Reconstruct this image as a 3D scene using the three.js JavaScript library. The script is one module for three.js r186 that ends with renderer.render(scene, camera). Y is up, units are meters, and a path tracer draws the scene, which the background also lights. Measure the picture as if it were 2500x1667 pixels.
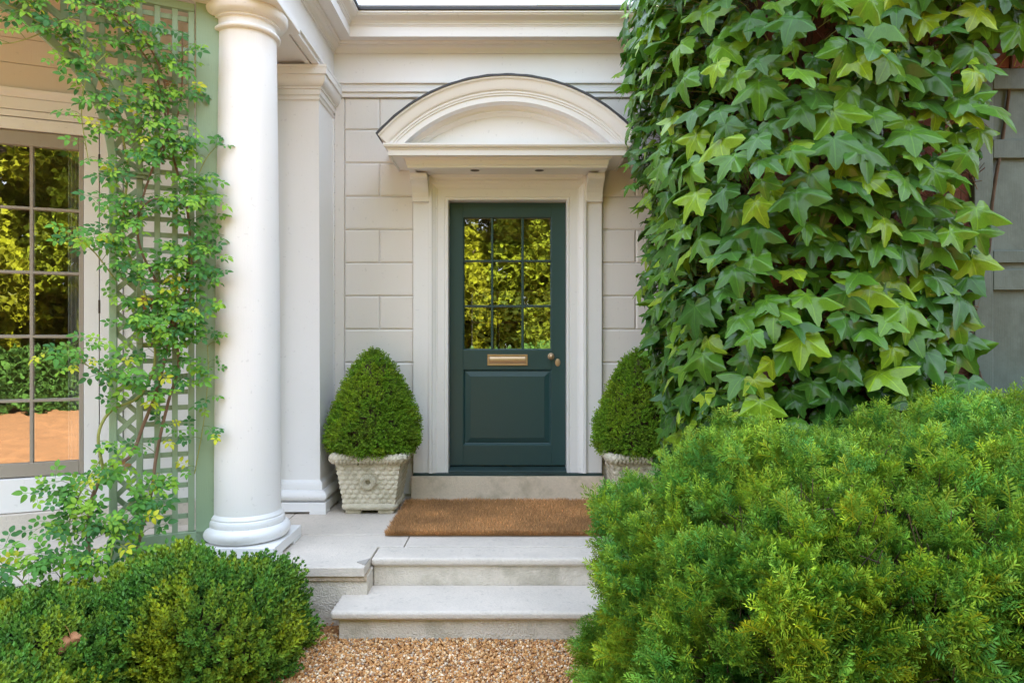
import * as THREE from 'three';
import { mergeGeometries, toCreasedNormals, mergeVertices } from 'three/addons/utils/BufferGeometryUtils.js';
import { RoundedBoxGeometry } from 'three/addons/geometries/RoundedBoxGeometry.js';

// ------------------------------------------------------------------ camera, sky, sun, exposure
const scene = new THREE.Scene();
const DIST = 5.30, EYE = 1.225;                       // metres from the siding, above the terrace
const camera = new THREE.PerspectiveCamera(53.13, 2500 / 1667, 0.05, 400);
camera.position.set(0, EYE, DIST);
camera.lookAt(0, EYE, 0);
const renderer = new THREE.WebGLRenderer({ antialias: true });
renderer.toneMapping = THREE.LinearToneMapping;
renderer.toneMappingExposure = 4.35;
renderer.shadowMap.enabled = true;

{ // hazy bright sky, a little bluer overhead
  const W = 256, H = 128, d = new Float32Array(W * H * 4);
  for (let j = 0; j < H; j++) {
    const el = ((j + 0.5) / H - 0.5) * Math.PI, t = Math.pow(Math.max(0, Math.sin(el)), 0.55);
    for (let i = 0; i < W; i++) {
      const k = (j * W + i) * 4;
      d[k] = 0.98 - 0.24 * t; d[k + 1] = 1.01 - 0.11 * t; d[k + 2] = 1.10 + 0.10 * t; d[k + 3] = 1;
    }
  }
  const sky = new THREE.DataTexture(d, W, H, THREE.RGBAFormat, THREE.FloatType);
  sky.mapping = THREE.EquirectangularReflectionMapping; sky.magFilter = THREE.LinearFilter; sky.needsUpdate = true;
  scene.background = sky; scene.environment = sky;
  scene.backgroundIntensity = 0.85; scene.environmentIntensity = 0.85;
}
const sun = new THREE.DirectionalLight(new THREE.Color().setRGB(1, 0.93, 0.80), 5);   // high behind the house: the front stands in its shade
sun.position.set(5, 17, -18); sun.target.position.set(0, 0, 0);
sun.castShadow = true; sun.shadow.radius = 1; sun.shadow.mapSize.set(2048, 2048);
Object.assign(sun.shadow.camera, { left: -22, right: 22, top: 22, bottom: -22, near: 1, far: 70 });
scene.add(sun, sun.target);

// ------------------------------------------------------------------ helpers
function rng(seed) { let a = seed >>> 0; return () => { a = (a + 0x6D2B79F5) | 0; let t = Math.imul(a ^ (a >>> 15), 1 | a); t = (t + Math.imul(t ^ (t >>> 7), 61 | t)) ^ t; return ((t ^ (t >>> 14)) >>> 0) / 4294967296; }; }
const R = rng(7);
const rr = (a, b, r = R) => a + (b - a) * r();
const V = (x, y, z) => new THREE.Vector3(x, y, z);
const lerp = (a, b, t) => a + (b - a) * t, clamp = (x, a = 0, b = 1) => Math.min(b, Math.max(a, x));
const PI = Math.PI, UPV = V(0, 1, 0);
const names = new Map();
function numbered(n) { const k = names.get(n) ?? 0; names.set(n, k + 1); return k ? `${n}_${String(k).padStart(3, '0')}` : n; }
function thing(name, label, category, pos = [0, 0, 0], group, kind) {
  const o = new THREE.Group(); o.name = numbered(name); o.position.set(...pos); scene.add(o);
  o.userData = { label, category }; if (group) o.userData.group = group; if (kind) o.userData.kind = kind;
  return o;
}
function part(name, geo, mat, parent, label) {
  const m = new THREE.Mesh(geo, mat); m.name = name; m.castShadow = m.receiveShadow = true; parent.add(m);
  if (label) m.userData.label = label;
  return m;
}
function sub(name, parent, label) { const g = new THREE.Group(); g.name = name; parent.add(g); if (label) g.userData.label = label; return g; }

// hash noise in 3-D, and tiling 2-D noise for textures
function h3(x, y, z) { let n = Math.imul(x | 0, 374761393) + Math.imul(y | 0, 668265263) + Math.imul(z | 0, 2147483647 - 97); n = Math.imul(n ^ (n >>> 13), 1274126177); return ((n ^ (n >>> 16)) >>> 0) / 4294967296; }
function vnoise(x, y, z) {
  const X = Math.floor(x), Y = Math.floor(y), Z = Math.floor(z), s = (t) => t * t * (3 - 2 * t), u = s(x - X), v = s(y - Y), w = s(z - Z);
  const f = (k) => lerp(lerp(h3(X, Y, k), h3(X + 1, Y, k), u), lerp(h3(X, Y + 1, k), h3(X + 1, Y + 1, k), u), v);
  return lerp(f(Z), f(Z + 1), w);
}
function tnoise(x, y, per, seed) {
  const X = Math.floor(x), Y = Math.floor(y), s = (t) => t * t * (3 - 2 * t), u = s(x - X), v = s(y - Y), m = (k) => ((k % per) + per) % per;
  return lerp(lerp(h3(m(X), m(Y), seed), h3(m(X + 1), m(Y), seed), u), lerp(h3(m(X), m(Y + 1), seed), h3(m(X + 1), m(Y + 1), seed), u), v);
}
function fbm(u, v, base, oct, seed) { let a = 0.5, s = 0, n = 0, f = base; for (let i = 0; i < oct; i++) { s += a * tnoise(u * f, v * f, f, seed + i); n += a; a *= 0.55; f *= 2; } return s / n; }
function tex(size, fn, repeat = 1, srgb = false) {
  const d = new Uint8Array(size * size * 4);
  for (let j = 0; j < size; j++) for (let i = 0; i < size; i++) {
    const c = fn((i + 0.5) / size, (j + 0.5) / size), k = (j * size + i) * 4;
    if (typeof c === 'number') d[k] = d[k + 1] = d[k + 2] = clamp(c) * 255; else for (let q = 0; q < 3; q++) d[k + q] = clamp(c[q]) * 255;
    d[k + 3] = 255;
  }
  const t = new THREE.DataTexture(d, size, size); t.wrapS = t.wrapT = THREE.RepeatWrapping; t.magFilter = THREE.LinearFilter; t.minFilter = THREE.LinearMipmapLinearFilter; t.generateMipmaps = true;
  if (srgb) t.colorSpace = THREE.SRGBColorSpace;
  t.repeat.set(repeat, repeat); t.needsUpdate = true; return t;
}
const lin = (r, g, b) => new THREE.Color().setRGB(r, g, b);

// uv in metres by the way each face points; needs non-indexed geometry
function boxUV(geo, ox = 0, oy = 0) {
  let g = geo.index ? geo.toNonIndexed() : geo;
  const p = g.attributes.position, uv = new Float32Array(p.count * 2), a = V(), b = V(), c = V(), n = V();
  for (let i = 0; i < p.count; i += 3) {
    a.fromBufferAttribute(p, i); b.fromBufferAttribute(p, i + 1); c.fromBufferAttribute(p, i + 2);
    n.copy(b).sub(a).cross(c.clone().sub(a)); const ax = Math.abs(n.x), ay = Math.abs(n.y), az = Math.abs(n.z);
    [a, b, c].forEach((q, k) => {
      const [s, t] = ay >= ax && ay >= az ? [q.x, q.z] : ax >= az ? [q.z, q.y] : [q.x, q.y];
      uv[(i + k) * 2] = s + ox; uv[(i + k) * 2 + 1] = t + oy;
    });
  }
  g.setAttribute('uv', new THREE.BufferAttribute(uv, 2));
  return g;
}
// box between two corners with chamfered edges (flat faces)
function cbox(x0, x1, y0, y1, z0, z1, c = 0.003) {
  c = Math.min(c, (x1 - x0) * 0.45, (y1 - y0) * 0.45, (z1 - z0) * 0.45);
  const lo = [x0, y0, z0], hi = [x1, y1, z1], tri = [], at = (s, ax) => { // corner s = signs, lying on face of axis ax
    return s.map((v, k) => (v < 0 ? lo[k] : hi[k]) - (k === ax ? 0 : v * c));
  };
  const quad = (p, q, r, s) => { tri.push(p, q, r, p, r, s); };
  for (let ax = 0; ax < 3; ax++) for (const d of [-1, 1]) {
    const u = (ax + 1) % 3, v = (ax + 2) % 3, S = (a, b) => { const s = [0, 0, 0]; s[ax] = d; s[u] = a; s[v] = b; return s; };
    const q = [S(-1, -1), S(1, -1), S(1, 1), S(-1, 1)].map((s) => at(s, ax)); if (d < 0) q.reverse(); quad(...q);
  }
  if (c > 0) {
    for (let ax = 0; ax < 3; ax++) for (const a of [-1, 1]) for (const b of [-1, 1]) {
      const u = (ax + 1) % 3, v = (ax + 2) % 3, S = (e) => { const s = [0, 0, 0]; s[ax] = e; s[u] = a; s[v] = b; return s; };
      const q = [at(S(-1), u), at(S(1), u), at(S(1), v), at(S(-1), v)]; if (a * b > 0) q.reverse(); quad(q[0], q[1], q[2], q[3]);
    }
    for (const a of [-1, 1]) for (const b of [-1, 1]) for (const d of [-1, 1]) { const s = [a, b, d], q = [at(s, 0), at(s, 1), at(s, 2)]; if (a * b * d < 0) q.reverse(); tri.push(...q); }
  }
  const g = new THREE.BufferGeometry(); g.setAttribute('position', new THREE.Float32BufferAttribute(tri.flat(), 3)); g.computeVertexNormals();
  return boxUV(g, x0 * 0.37, y0 * 0.21);
}
function rbox(x0, x1, y0, y1, z0, z1, r = 0.02, seg = 3) {
  const g = new RoundedBoxGeometry(x1 - x0, y1 - y0, z1 - z0, seg, r); g.translate((x0 + x1) / 2, (y0 + y1) / 2, (z0 + z1) / 2); return boxUV(g);
}
// mouldings: a profile [outward, height] carried along a path [a, b] with mitred corners
function sweep(path, prof, map, crease = 0.6) {
  const n = path.length, dirs = [], pos = [];
  for (let i = 0; i < n - 1; i++) { const dx = path[i + 1][0] - path[i][0], dy = path[i + 1][1] - path[i][1], l = Math.hypot(dx, dy); dirs.push([dx / l, dy / l]); }
  const mit = path.map((_, i) => {
    const d0 = dirs[Math.max(0, i - 1)], d1 = dirs[Math.min(n - 2, i)], n0 = [d0[1], -d0[0]], n1 = [d1[1], -d1[0]];
    const m = [n0[0] + n1[0], n0[1] + n1[1]], k = 2 / (m[0] * m[0] + m[1] * m[1]); return [m[0] * k, m[1] * k];
  });
  const P = (i, j) => map(path[i][0] + mit[i][0] * prof[j][0], path[i][1] + mit[i][1] * prof[j][0], prof[j][1]);
  for (let i = 0; i < n - 1; i++) for (let j = 0; j < prof.length - 1; j++) {
    const a = P(i, j), b = P(i + 1, j), c = P(i + 1, j + 1), d = P(i, j + 1); pos.push(...a, ...c, ...b, ...a, ...d, ...c);
  }
  let g = new THREE.BufferGeometry(); g.setAttribute('position', new THREE.Float32BufferAttribute(pos, 3));
  g = toCreasedNormals(g, crease); return boxUV(g);
}
const XZ = (a, b, h) => [a, h, b], XY = (a, b, h) => [a, b, h];
function curve(x0, y0, x1, y1, kind, n = 6) { // moulding curves between two profile points
  const o = []; for (let i = 1; i <= n; i++) { const t = i / n; let u, v;
    if (kind === 'ovolo') { u = Math.sin(t * PI / 2); v = 1 - Math.cos(t * PI / 2); } else if (kind === 'cove') { u = 1 - Math.cos(t * PI / 2); v = Math.sin(t * PI / 2); } else { u = t - Math.sin(2 * PI * t) / (2 * PI) * 0.9; v = t; }
    o.push([lerp(x0, x1, u), lerp(y0, y1, v)]); }
  return o;
}
function lathe(pts, seg = 64, crease = 0.5) { let g = new THREE.LatheGeometry(pts.map(([r, y]) => new THREE.Vector2(r, y)), seg); const uv = g.attributes.uv; for (let i = 0; i < uv.count; i++) uv.setXY(i, uv.getX(i) * 1.19, g.attributes.position.getY(i)); return toCreasedNormals(g.toNonIndexed(), crease); }
function extrude(pts, h, y, bevel = 0.004) { // polygon in x,z -> slab whose top is at y
  const s = new THREE.Shape(pts.map(([x, z]) => new THREE.Vector2(x, -z)));
  const g = new THREE.ExtrudeGeometry(s, { depth: h - 2 * bevel, bevelEnabled: bevel > 0, bevelSize: bevel, bevelOffset: -bevel, bevelThickness: bevel, bevelSegments: 2 });
  g.rotateX(-PI / 2); g.translate(0, y - h + bevel, 0); return boxUV(g);
}
function frame(xa, ya, za, p) { const m = new THREE.Matrix4(); m.makeBasis(xa, ya, za); m.setPosition(p); return m; }
function tube(points, r0, r1, seg = 12, sides = 6) { // tapered tube along a smooth curve
  const c = new THREE.CatmullRomCurve3(points), g = new THREE.TubeGeometry(c, seg, 1, sides, false), p = g.attributes.position, w = V();
  for (let i = 0; i <= seg; i++) { const q = c.getPointAt(i / seg), r = lerp(r0, r1, i / seg); for (let j = 0; j <= sides; j++) { const k = i * (sides + 1) + j; w.fromBufferAttribute(p, k).sub(q).multiplyScalar(r).add(q); p.setXYZ(k, w.x, w.y, w.z); } }
  return g;
}
function tinted(geo, c) { const n = geo.attributes.position.count, a = new Float32Array(n * 3); for (let i = 0; i < n; i++) { a[i * 3] = c.r; a[i * 3 + 1] = c.g; a[i * 3 + 2] = c.b; } const g = geo.clone(); g.setAttribute('color', new THREE.BufferAttribute(a, 3)); return g; }
function instances(name, geo, mat, list, parent) { // list of [matrix, colour]
  const m = new THREE.InstancedMesh(geo, mat, list.length); m.name = name;
  list.forEach(([mx, c], i) => { m.setMatrixAt(i, mx); if (c) m.setColorAt(i, c); });
  m.castShadow = m.receiveShadow = true; m.userData.kind = 'stuff'; parent.add(m); return m;
}

// ------------------------------------------------------------------ materials
const grain = tex(512, (u, v) => 0.5 * fbm(u, v, 64, 3, 3) + 0.5 * fbm(u, v, 6, 4, 9), 1 / 0.7);
const brush = tex(512, (u, v) => 0.55 * tnoise(u * 256, v * 12, 256, 11) % 1 * 0.6 + 0.4 * fbm(u, v, 32, 3, 5), 1 / 0.6);
const paintMap = tex(512, (u, v) => { const n = fbm(u, v, 4, 5, 21), s = fbm(u, v, 90, 2, 31); let k = 0.95 + 0.05 * n; if (s > 0.86) k -= 0.1; return [k, k * 0.995, k * 0.985]; }, 1 / 1.7);
const stoneMap = tex(1024, (u, v) => { const n = fbm(u, v, 5, 5, 41), f = fbm(u, v, 128, 2, 55), sp = fbm(u, v, 48, 3, 71); let k = 0.76 + 0.24 * n + 0.10 * (f - 0.5); if (sp > 0.68) k -= 0.12 * (sp - 0.68) * 6; return [k, k * (0.985 - 0.02 * n), k * (0.95 - 0.03 * n)]; }, 1 / 1.3);
const stoneBump = tex(512, (u, v) => 0.6 * fbm(u, v, 96, 2, 61) + 0.4 * fbm(u, v, 12, 4, 66), 1 / 0.6);
const stainMap = tex(1024, (u, v) => { const n = fbm(u, v, 4, 5, 141), f = fbm(u, v, 110, 2, 155), b = clamp((fbm(u, v, 9, 5, 171) - 0.5) * 4); const k = 0.88 + 0.12 * n + 0.12 * (f - 0.5) - 0.24 * b; return [k, k * 0.99, k * (0.95 - 0.05 * b)]; }, 1 / 1.1);
const std = (o) => new THREE.MeshPhysicalMaterial({ side: THREE.DoubleSide, ...o });
const M = {
  trim: std({ color: lin(0.80, 0.79, 0.775), map: paintMap, roughness: 0.42, bumpMap: brush, bumpScale: 0.0006 }),
  siding: std({ color: lin(0.75, 0.715, 0.67), map: paintMap, roughness: 0.5, bumpMap: brush, bumpScale: 0.0008 }),
  porchWall: std({ color: lin(0.70, 0.63, 0.52), map: paintMap, roughness: 0.5, bumpMap: brush, bumpScale: 0.0008 }),
  door: std({ color: lin(0.019, 0.058, 0.060), roughness: 0.38, bumpMap: brush, bumpScale: 0.0008 }),
  sill: std({ color: lin(0.025, 0.055, 0.055), map: stainMap, roughness: 0.5, bumpMap: brush, bumpScale: 0.001 }),
  green: std({ color: lin(0.25, 0.345, 0.215), map: paintMap, roughness: 0.5, bumpMap: brush, bumpScale: 0.001 }),
  taupe: std({ color: lin(0.33, 0.29, 0.235), map: paintMap, roughness: 0.5, bumpMap: brush, bumpScale: 0.0008 }),
  stone: std({ color: lin(0.69, 0.63, 0.56), map: stoneMap, roughness: 0.85, bumpMap: stoneBump, bumpScale: 0.003 }),
  stoneRough: std({ color: lin(0.70, 0.63, 0.55), map: stainMap, roughness: 0.92, bumpMap: stoneBump, bumpScale: 0.006 }),
  threshold: std({ color: lin(0.72, 0.61, 0.49), map: stainMap, roughness: 0.9, bumpMap: stoneBump, bumpScale: 0.003 }),
  mortar: std({ color: lin(0.34, 0.31, 0.27), roughness: 1 }),
  lead: std({ color: lin(0.045, 0.045, 0.05), roughness: 0.6, bumpMap: grain, bumpScale: 0.004 }),
  roof: std({ color: lin(0.80, 0.81, 0.83), map: paintMap, roughness: 0.45 }),
  dark: std({ color: lin(0.035, 0.028, 0.022), roughness: 0.6 }),
  iron: std({ color: lin(0.06, 0.045, 0.035), roughness: 0.6, metalness: 0.3 }),
  brass: std({ color: lin(0.50, 0.36, 0.22), metalness: 0.9, roughness: 0.42, bumpMap: grain, bumpScale: 0.001 }),
  glass: new THREE.MeshPhysicalMaterial({ color: 0xffffff, transmission: 1, thickness: 0, ior: 3.9, roughness: 0, metalness: 0, side: THREE.DoubleSide }),
  room: std({ color: lin(0.22, 0.19, 0.15), roughness: 0.9 }),
  floorWood: std({ color: lin(0.16, 0.09, 0.045), roughness: 0.4 }),
  brick: std({ color: lin(0.30, 0.115, 0.075), map: stainMap, roughness: 0.95, bumpMap: stoneBump, bumpScale: 0.005 }),
  brick2: std({ color: lin(0.22, 0.09, 0.07), map: stainMap, roughness: 0.95, bumpMap: stoneBump, bumpScale: 0.005 }),
  shutter: std({ color: lin(0.095, 0.125, 0.11), map: stainMap, roughness: 0.5, bumpMap: brush, bumpScale: 0.001 }),
  planter: std({ color: lin(0.68, 0.62, 0.50), map: stainMap, roughness: 0.95, bumpMap: stoneBump, bumpScale: 0.006 }),
  soil: std({ color: lin(0.035, 0.024, 0.016), roughness: 1 }),
  bark: std({ color: lin(0.13, 0.085, 0.055), roughness: 0.95, bumpMap: grain, bumpScale: 0.01 }),
  twig: std({ color: lin(0.07, 0.045, 0.03), roughness: 1 }),
  coir: std({ color: lin(0.30, 0.165, 0.075), roughness: 1 }),
  fibre: std({ color: lin(1, 1, 1), roughness: 0.9 }),
  nail: std({ color: lin(0.30, 0.26, 0.21), roughness: 0.8 }),
  curtain: std({ color: lin(0.35, 0.36, 0.33), roughness: 1 }),
};
{ // old hand-made panes: the surface waves a little
  const wave = tex(512, (u, v) => 0.6 * fbm(u, v, 6, 2, 81) + 0.4 * fbm(u * 1, v, 14, 2, 91), 1 / 0.55);
  M.glass.bumpMap = wave; M.glass.bumpScale = 0.0002;
}

// ================================================================== GROUND
const GY = -0.325;
const ground = thing('ground', 'green lawn spreading beyond the gravel court', 'ground', [0, 0, 0], null, 'structure');
const lawnMap = tex(512, (u, v) => { const n = fbm(u, v, 8, 5, 201), f = fbm(u, v, 128, 2, 211); const k = 0.5 + 0.5 * n * (0.6 + 0.8 * f); return [k * 0.9, k, k * 0.7]; }, 1 / 2.5);
part('lawn', boxUV(new THREE.PlaneGeometry(300, 300).rotateX(-PI / 2).translate(0, GY - 0.02, 0)), std({ color: lin(0.10, 0.17, 0.035), map: lawnMap, roughness: 1 }), ground);
const court = thing('gravel_court', 'orange pea gravel spread in front of the stone steps', 'gravel', [0, 0, 0], null, 'structure');
const gravelMap = tex(1024, (u, v) => { const a = tnoise(u * 170, v * 170, 170, 301), b = tnoise(u * 170, v * 170, 170, 303), n = fbm(u, v, 6, 6, 305); let k = 0.50 + 0.45 * a + 0.55 * (n - 0.5); const w = b > 0.82 ? 0.35 : 0; return [k * 0.95 + w * 0.3, k * (0.80 + w), k * (0.66 + w * 1.6)]; }, 1 / 1.2);
part('gravel_bed', boxUV(new THREE.PlaneGeometry(40, 24, 1, 1).rotateX(-PI / 2).translate(0, GY, 4.5)), std({ color: lin(0.54, 0.29, 0.12), map: gravelMap, roughness: 1, bumpMap: gravelMap, bumpScale: 0.006 }), court);
{
  const base = new THREE.IcosahedronGeometry(1, 0), r = rng(11), list = [], m4 = new THREE.Matrix4(), q = new THREE.Quaternion(), e = new THREE.Euler();
  const p = base.attributes.position; for (let i = 0; i < p.count; i++) { const x = p.getX(i), y = p.getY(i), z = p.getZ(i), k = 0.8 + 0.4 * h3(Math.round(x * 50), Math.round(y * 50), Math.round(z * 50)); p.setXYZ(i, x * k, y * k, z * k); } base.computeVertexNormals();
  const cols = [[0.50, 0.27, 0.10], [0.58, 0.34, 0.15], [0.42, 0.21, 0.08], [0.64, 0.44, 0.24], [0.36, 0.18, 0.08], [0.70, 0.55, 0.36], [0.78, 0.70, 0.58], [0.28, 0.17, 0.10], [0.40, 0.36, 0.32]];
  for (let i = 0; i < 30000; i++) {
    const near = i < 21000, x = near ? rr(-1.35, 0.75, r) : rr(-3.2, 2.2, r), z = near ? rr(1.70, 2.45, r) : rr(1.5, 4.6, r);
    const s = rr(0.0042, 0.0085, r), t = r();
    e.set(rr(0, 6, r), rr(0, 6, r), rr(0, 6, r)); q.setFromEuler(e);
    const y = GY + rr(0, 0.010, r) + 0.012 * vnoise(x * 4, 0, z * 4);
    const c = cols[Math.min(8, Math.floor(Math.pow(t, 1.75) * 9))], k = rr(0.75, 1.15, r);
    list.push([new THREE.Matrix4().compose(V(x, y, z), q, V(s * rr(0.8, 1.3, r), s * rr(0.6, 0.9, r), s)), lin(c[0] * k * 1.08, c[1] * k * 0.96, c[2] * k * 0.80)]);
  }
  instances('pebbles', base, std({ color: lin(1, 1, 1), roughness: 0.8 }), list, court);
}

// ================================================================== TERRACE AND STEPS
const terrace = thing('terrace', 'pale limestone terrace of large flagstones under the porch', 'terrace', [0, 0, 0], null, 'structure');
const gap = 0.003;
const edgeLine = [[-0.80, 1.60], [-1.27, 1.60], [-2.30, 2.12], [-3.9, 2.93]];
part('retaining_wall', extrude([[-0.79, 0.2], [-0.79, 1.575], [-1.26, 1.575], [-2.29, 2.095], [-4.4, 3.16], [-4.4, 0.2]].reverse(), 0.42, -0.056, 0.002), M.stoneRough, terrace);
part('bedding', extrude([[-4.4, -0.1], [-4.4, 1.4], [-0.9, 1.4], [1.2, 1.35], [1.2, -0.1]].reverse(), 0.2, -0.046, 0), M.mortar, terrace);
const flag = (pts, m = M.stone) => part('flagstone', extrude(pts, 0.05, rr(-0.001, 0.001), 0.004), m, terrace);
const rect = (x0, x1, z0, z1) => [[x0 + gap, z0 + gap], [x0 + gap, z1 - gap], [x1 - gap, z1 - gap], [x1 - gap, z0 + gap]];
flag([[-1.72 + gap, 0.97 + gap], [-1.72 + gap, 1.60], [-0.80 - gap, 1.60], [-0.80 - gap, 1.22 - gap], [-0.646 - gap, 1.22 - gap], [-0.646 - gap, 0.97 + gap]]);
flag(rect(-0.646, 0.80, 0.97, 1.22));
flag(rect(0.80, 1.45, 0.97, 1.60)); part("retaining_wall", cbox(0.95, 1.44, -0.47, -0.055, 0.9, 1.58, 0.002), M.stoneRough, terrace);
flag(rect(-1.726, -1.54, 0.0, 0.97)); flag(rect(-1.54, -0.55, 0.02, 0.97)); flag(rect(-0.55, 0.5, 0.02, 0.97)); flag(rect(0.5, 1.2, 0.02, 0.97));
flag([[-1.275, 1.60 + gap], [-1.75, 1.845], [-1.75, 1.60 + gap]].reverse().reverse());
flag([[-1.756, 1.848], [-2.45, 2.195], [-2.45, 1.3], [-1.756, 1.3]].reverse().reverse());
flag([[-2.456, 2.198], [-3.2, 2.575], [-3.2, 1.3], [-2.456, 1.3]]);
flag([[-3.206, 2.578], [-4.4, 3.18], [-4.4, 1.3], [-3.206, 1.3]]);
flag(rect(-2.6, -1.726, 0.4, 1.297)); flag(rect(-4.4, -2.604, 0.9, 1.297));

part('slab_course', cbox(-1.262, -0.792, -0.080, -0.0525, 1.45, 1.5885, 0.004), std({ color: lin(0.62, 0.49, 0.37), map: stainMap, roughness: 0.95, bumpMap: stoneBump, bumpScale: 0.006 }), terrace);
part('mortar_patch', extrude([[-0.802, 1.455], [-0.862, 1.51], [-0.806, 1.565]], 0.006, 0.004, 0.0015), M.mortar, terrace, 'grey mortar patch on the broken slab corner');
const steps = thing('stone_steps', 'two pale limestone steps with rounded nosings below the front door', 'steps');
part('tread', rbox(-0.797, 0.86, -0.046, 0.001, 1.223, 1.445, 0.019), M.stone, steps);
part('riser', cbox(-0.785, 0.84, -0.17, -0.047, 1.25, 1.42, 0.002), M.stoneRough, steps);
part('tread', rbox(-0.935, 0.95, -0.205, -0.157, 1.415, 1.81, 0.020), M.stone, steps);
part('riser', cbox(-0.895, 0.92, -0.315, -0.206, 1.40, 1.775, 0.003), M.stoneRough, steps);
part('footing', cbox(-0.893, 0.91, -0.42, -0.317, 1.40, 1.772, 0.003), M.stoneRough, steps);

// ================================================================== HOUSE
const house = thing('house', 'cream painted wooden house front with rusticated siding, arched door hood and white portico', 'house');
const CX = -0.0345;                                                    // centre line of the front door
// walls behind the siding; the front hall behind the door
const wallMat = M.siding;
part('wall', cbox(-1.45, CX - 0.50, -0.04, 3.72, -0.25, -0.022, 0), wallMat, house);
part('wall', cbox(CX + 0.50, 1.30, -0.04, 3.72, -0.25, -0.022, 0), wallMat, house);
part('wall', cbox(CX - 0.50, CX + 0.50, 2.34, 3.72, -0.25, -0.023, 0), wallMat, house);
const hall = sub('front_hall', house);
part('floor', cbox(-1.45, 1.30, 0.15, 0.21, -5.2, -0.252, 0), M.floorWood, hall);
part('ceiling', cbox(-1.45, 1.30, 2.75, 2.9, -5.2, -0.252, 0), M.room, hall);
part('side_wall', cbox(-1.65, -1.452, -0.1, 3.7, -5.2, -0.252, 0), M.room, hall);
part('side_wall', cbox(1.302, 1.5, -0.1, 3.7, -5.2, -0.252, 0), M.room, hall);
const bwz = -5.2, wx0 = -0.62, wx1 = 0.62, wy0 = 0.55, wy1 = 2.0;
part('back_wall', cbox(-1.65, wx0, -0.1, 3.7, bwz - 0.15, bwz, 0), M.room, hall);
part('back_wall', cbox(wx1, 1.5, -0.1, 3.7, bwz - 0.15, bwz, 0), M.room, hall);
part('back_wall', cbox(wx0, wx1, -0.1, wy0, bwz - 0.15, bwz - 0.002, 0), M.room, hall);
part('back_wall', cbox(wx0, wx1, wy1, 3.7, bwz - 0.15, bwz - 0.002, 0), M.room, hall);
for (const x of [-0.22, 0.22]) part('window_bar', cbox(x - 0.02, x + 0.02, wy0, wy1, bwz - 0.1, bwz - 0.06, 0), M.trim, hall);
for (const y of [1.03, 1.52]) part('window_bar', cbox(wx0, wx1, y - 0.015, y + 0.015, bwz - 0.098, bwz - 0.062, 0), M.trim, hall);

// rusticated blocks
const joints = [3.115, 2.868]; for (let k = 1; k < 12; k++) joints.push(2.868 - 0.2583 * k);
joints[joints.length - 1] = 0.03;
const block = (x0, x1, y0, y1) => {
  const t = 0.024, c = 0.012, g = 0.0009, b = cbox(x0 + g, x1 - g, y0 + g, y1 - g, -t, rr(-0.0006, 0.0006), 0);
  // bevelled face: inset the front corners
  const p = b.attributes.position; for (let i = 0; i < p.count; i++) if (p.getZ(i) > -0.01) p.setZ(i, p.getZ(i) - c);
  const face = cbox(x0 + g + c, x1 - g - c, y0 + g + c, y1 - g - c, -0.003, 0, 0), q = face.attributes.position;
  const X0 = x0 + g, X1 = x1 - g, Y0 = y0 + g, Y1 = y1 - g, z1 = rr(-0.0005, 0.0005), z0 = -0.009, a = [X0, Y0], e = [X1, Y1];
  const pos = [], quad = (A, B, C, D) => pos.push(...A, ...B, ...C, ...A, ...C, ...D);
  const O = [[X0, Y0, z0], [X1, Y0, z0], [X1, Y1, z0], [X0, Y1, z0]], I = [[X0 + c, Y0 + c, z1], [X1 - c, Y0 + c, z1], [X1 - c, Y1 - c, z1], [X0 + c, Y1 - c, z1]], B = O.map(([x, y]) => [x, y, -t]);
  quad(...I); for (let k = 0; k < 4; k++) { const n = (k + 1) % 4; quad(O[k], O[n], I[n], I[k]); quad(B[k], B[n], O[n], O[k]); }
  const geo = new THREE.BufferGeometry(); geo.setAttribute('position', new THREE.Float32BufferAttribute(pos, 3)); geo.computeVertexNormals();
  part('siding_block', boxUV(geo, rr(0, 3), rr(0, 3)), M.siding, house);
};
for (let k = 0; k < joints.length - 1; k++) {
  const y1 = joints[k], y0 = joints[k + 1];
  for (const [a, mid, b] of [[-1.303, -1.03, CX - 0.7275], [CX + 0.7275, 0.963, 1.24]]) {
    if (k % 2 === 0) { block(a, mid, y0, y1); block(mid, b, y0, y1); } else block(a, b, y0, y1);
  }
}
part('corner_board', cbox(-1.378, -1.304, 0.03, 3.115, -0.02, 0.002), M.siding, house);
part('nailed_strip', cbox(-1.40, -1.376, 0.1, 2.95, 0.003, 0.022, 0.001), M.trim, house);
for (let k = 0; k < 22; k++) part('nail', new THREE.SphereGeometry(0.0028, 6, 4).translate(-1.3755, 0.25 + k * 0.125 + rr(-0.02, 0.02), 0.012), M.nail, house);

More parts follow.
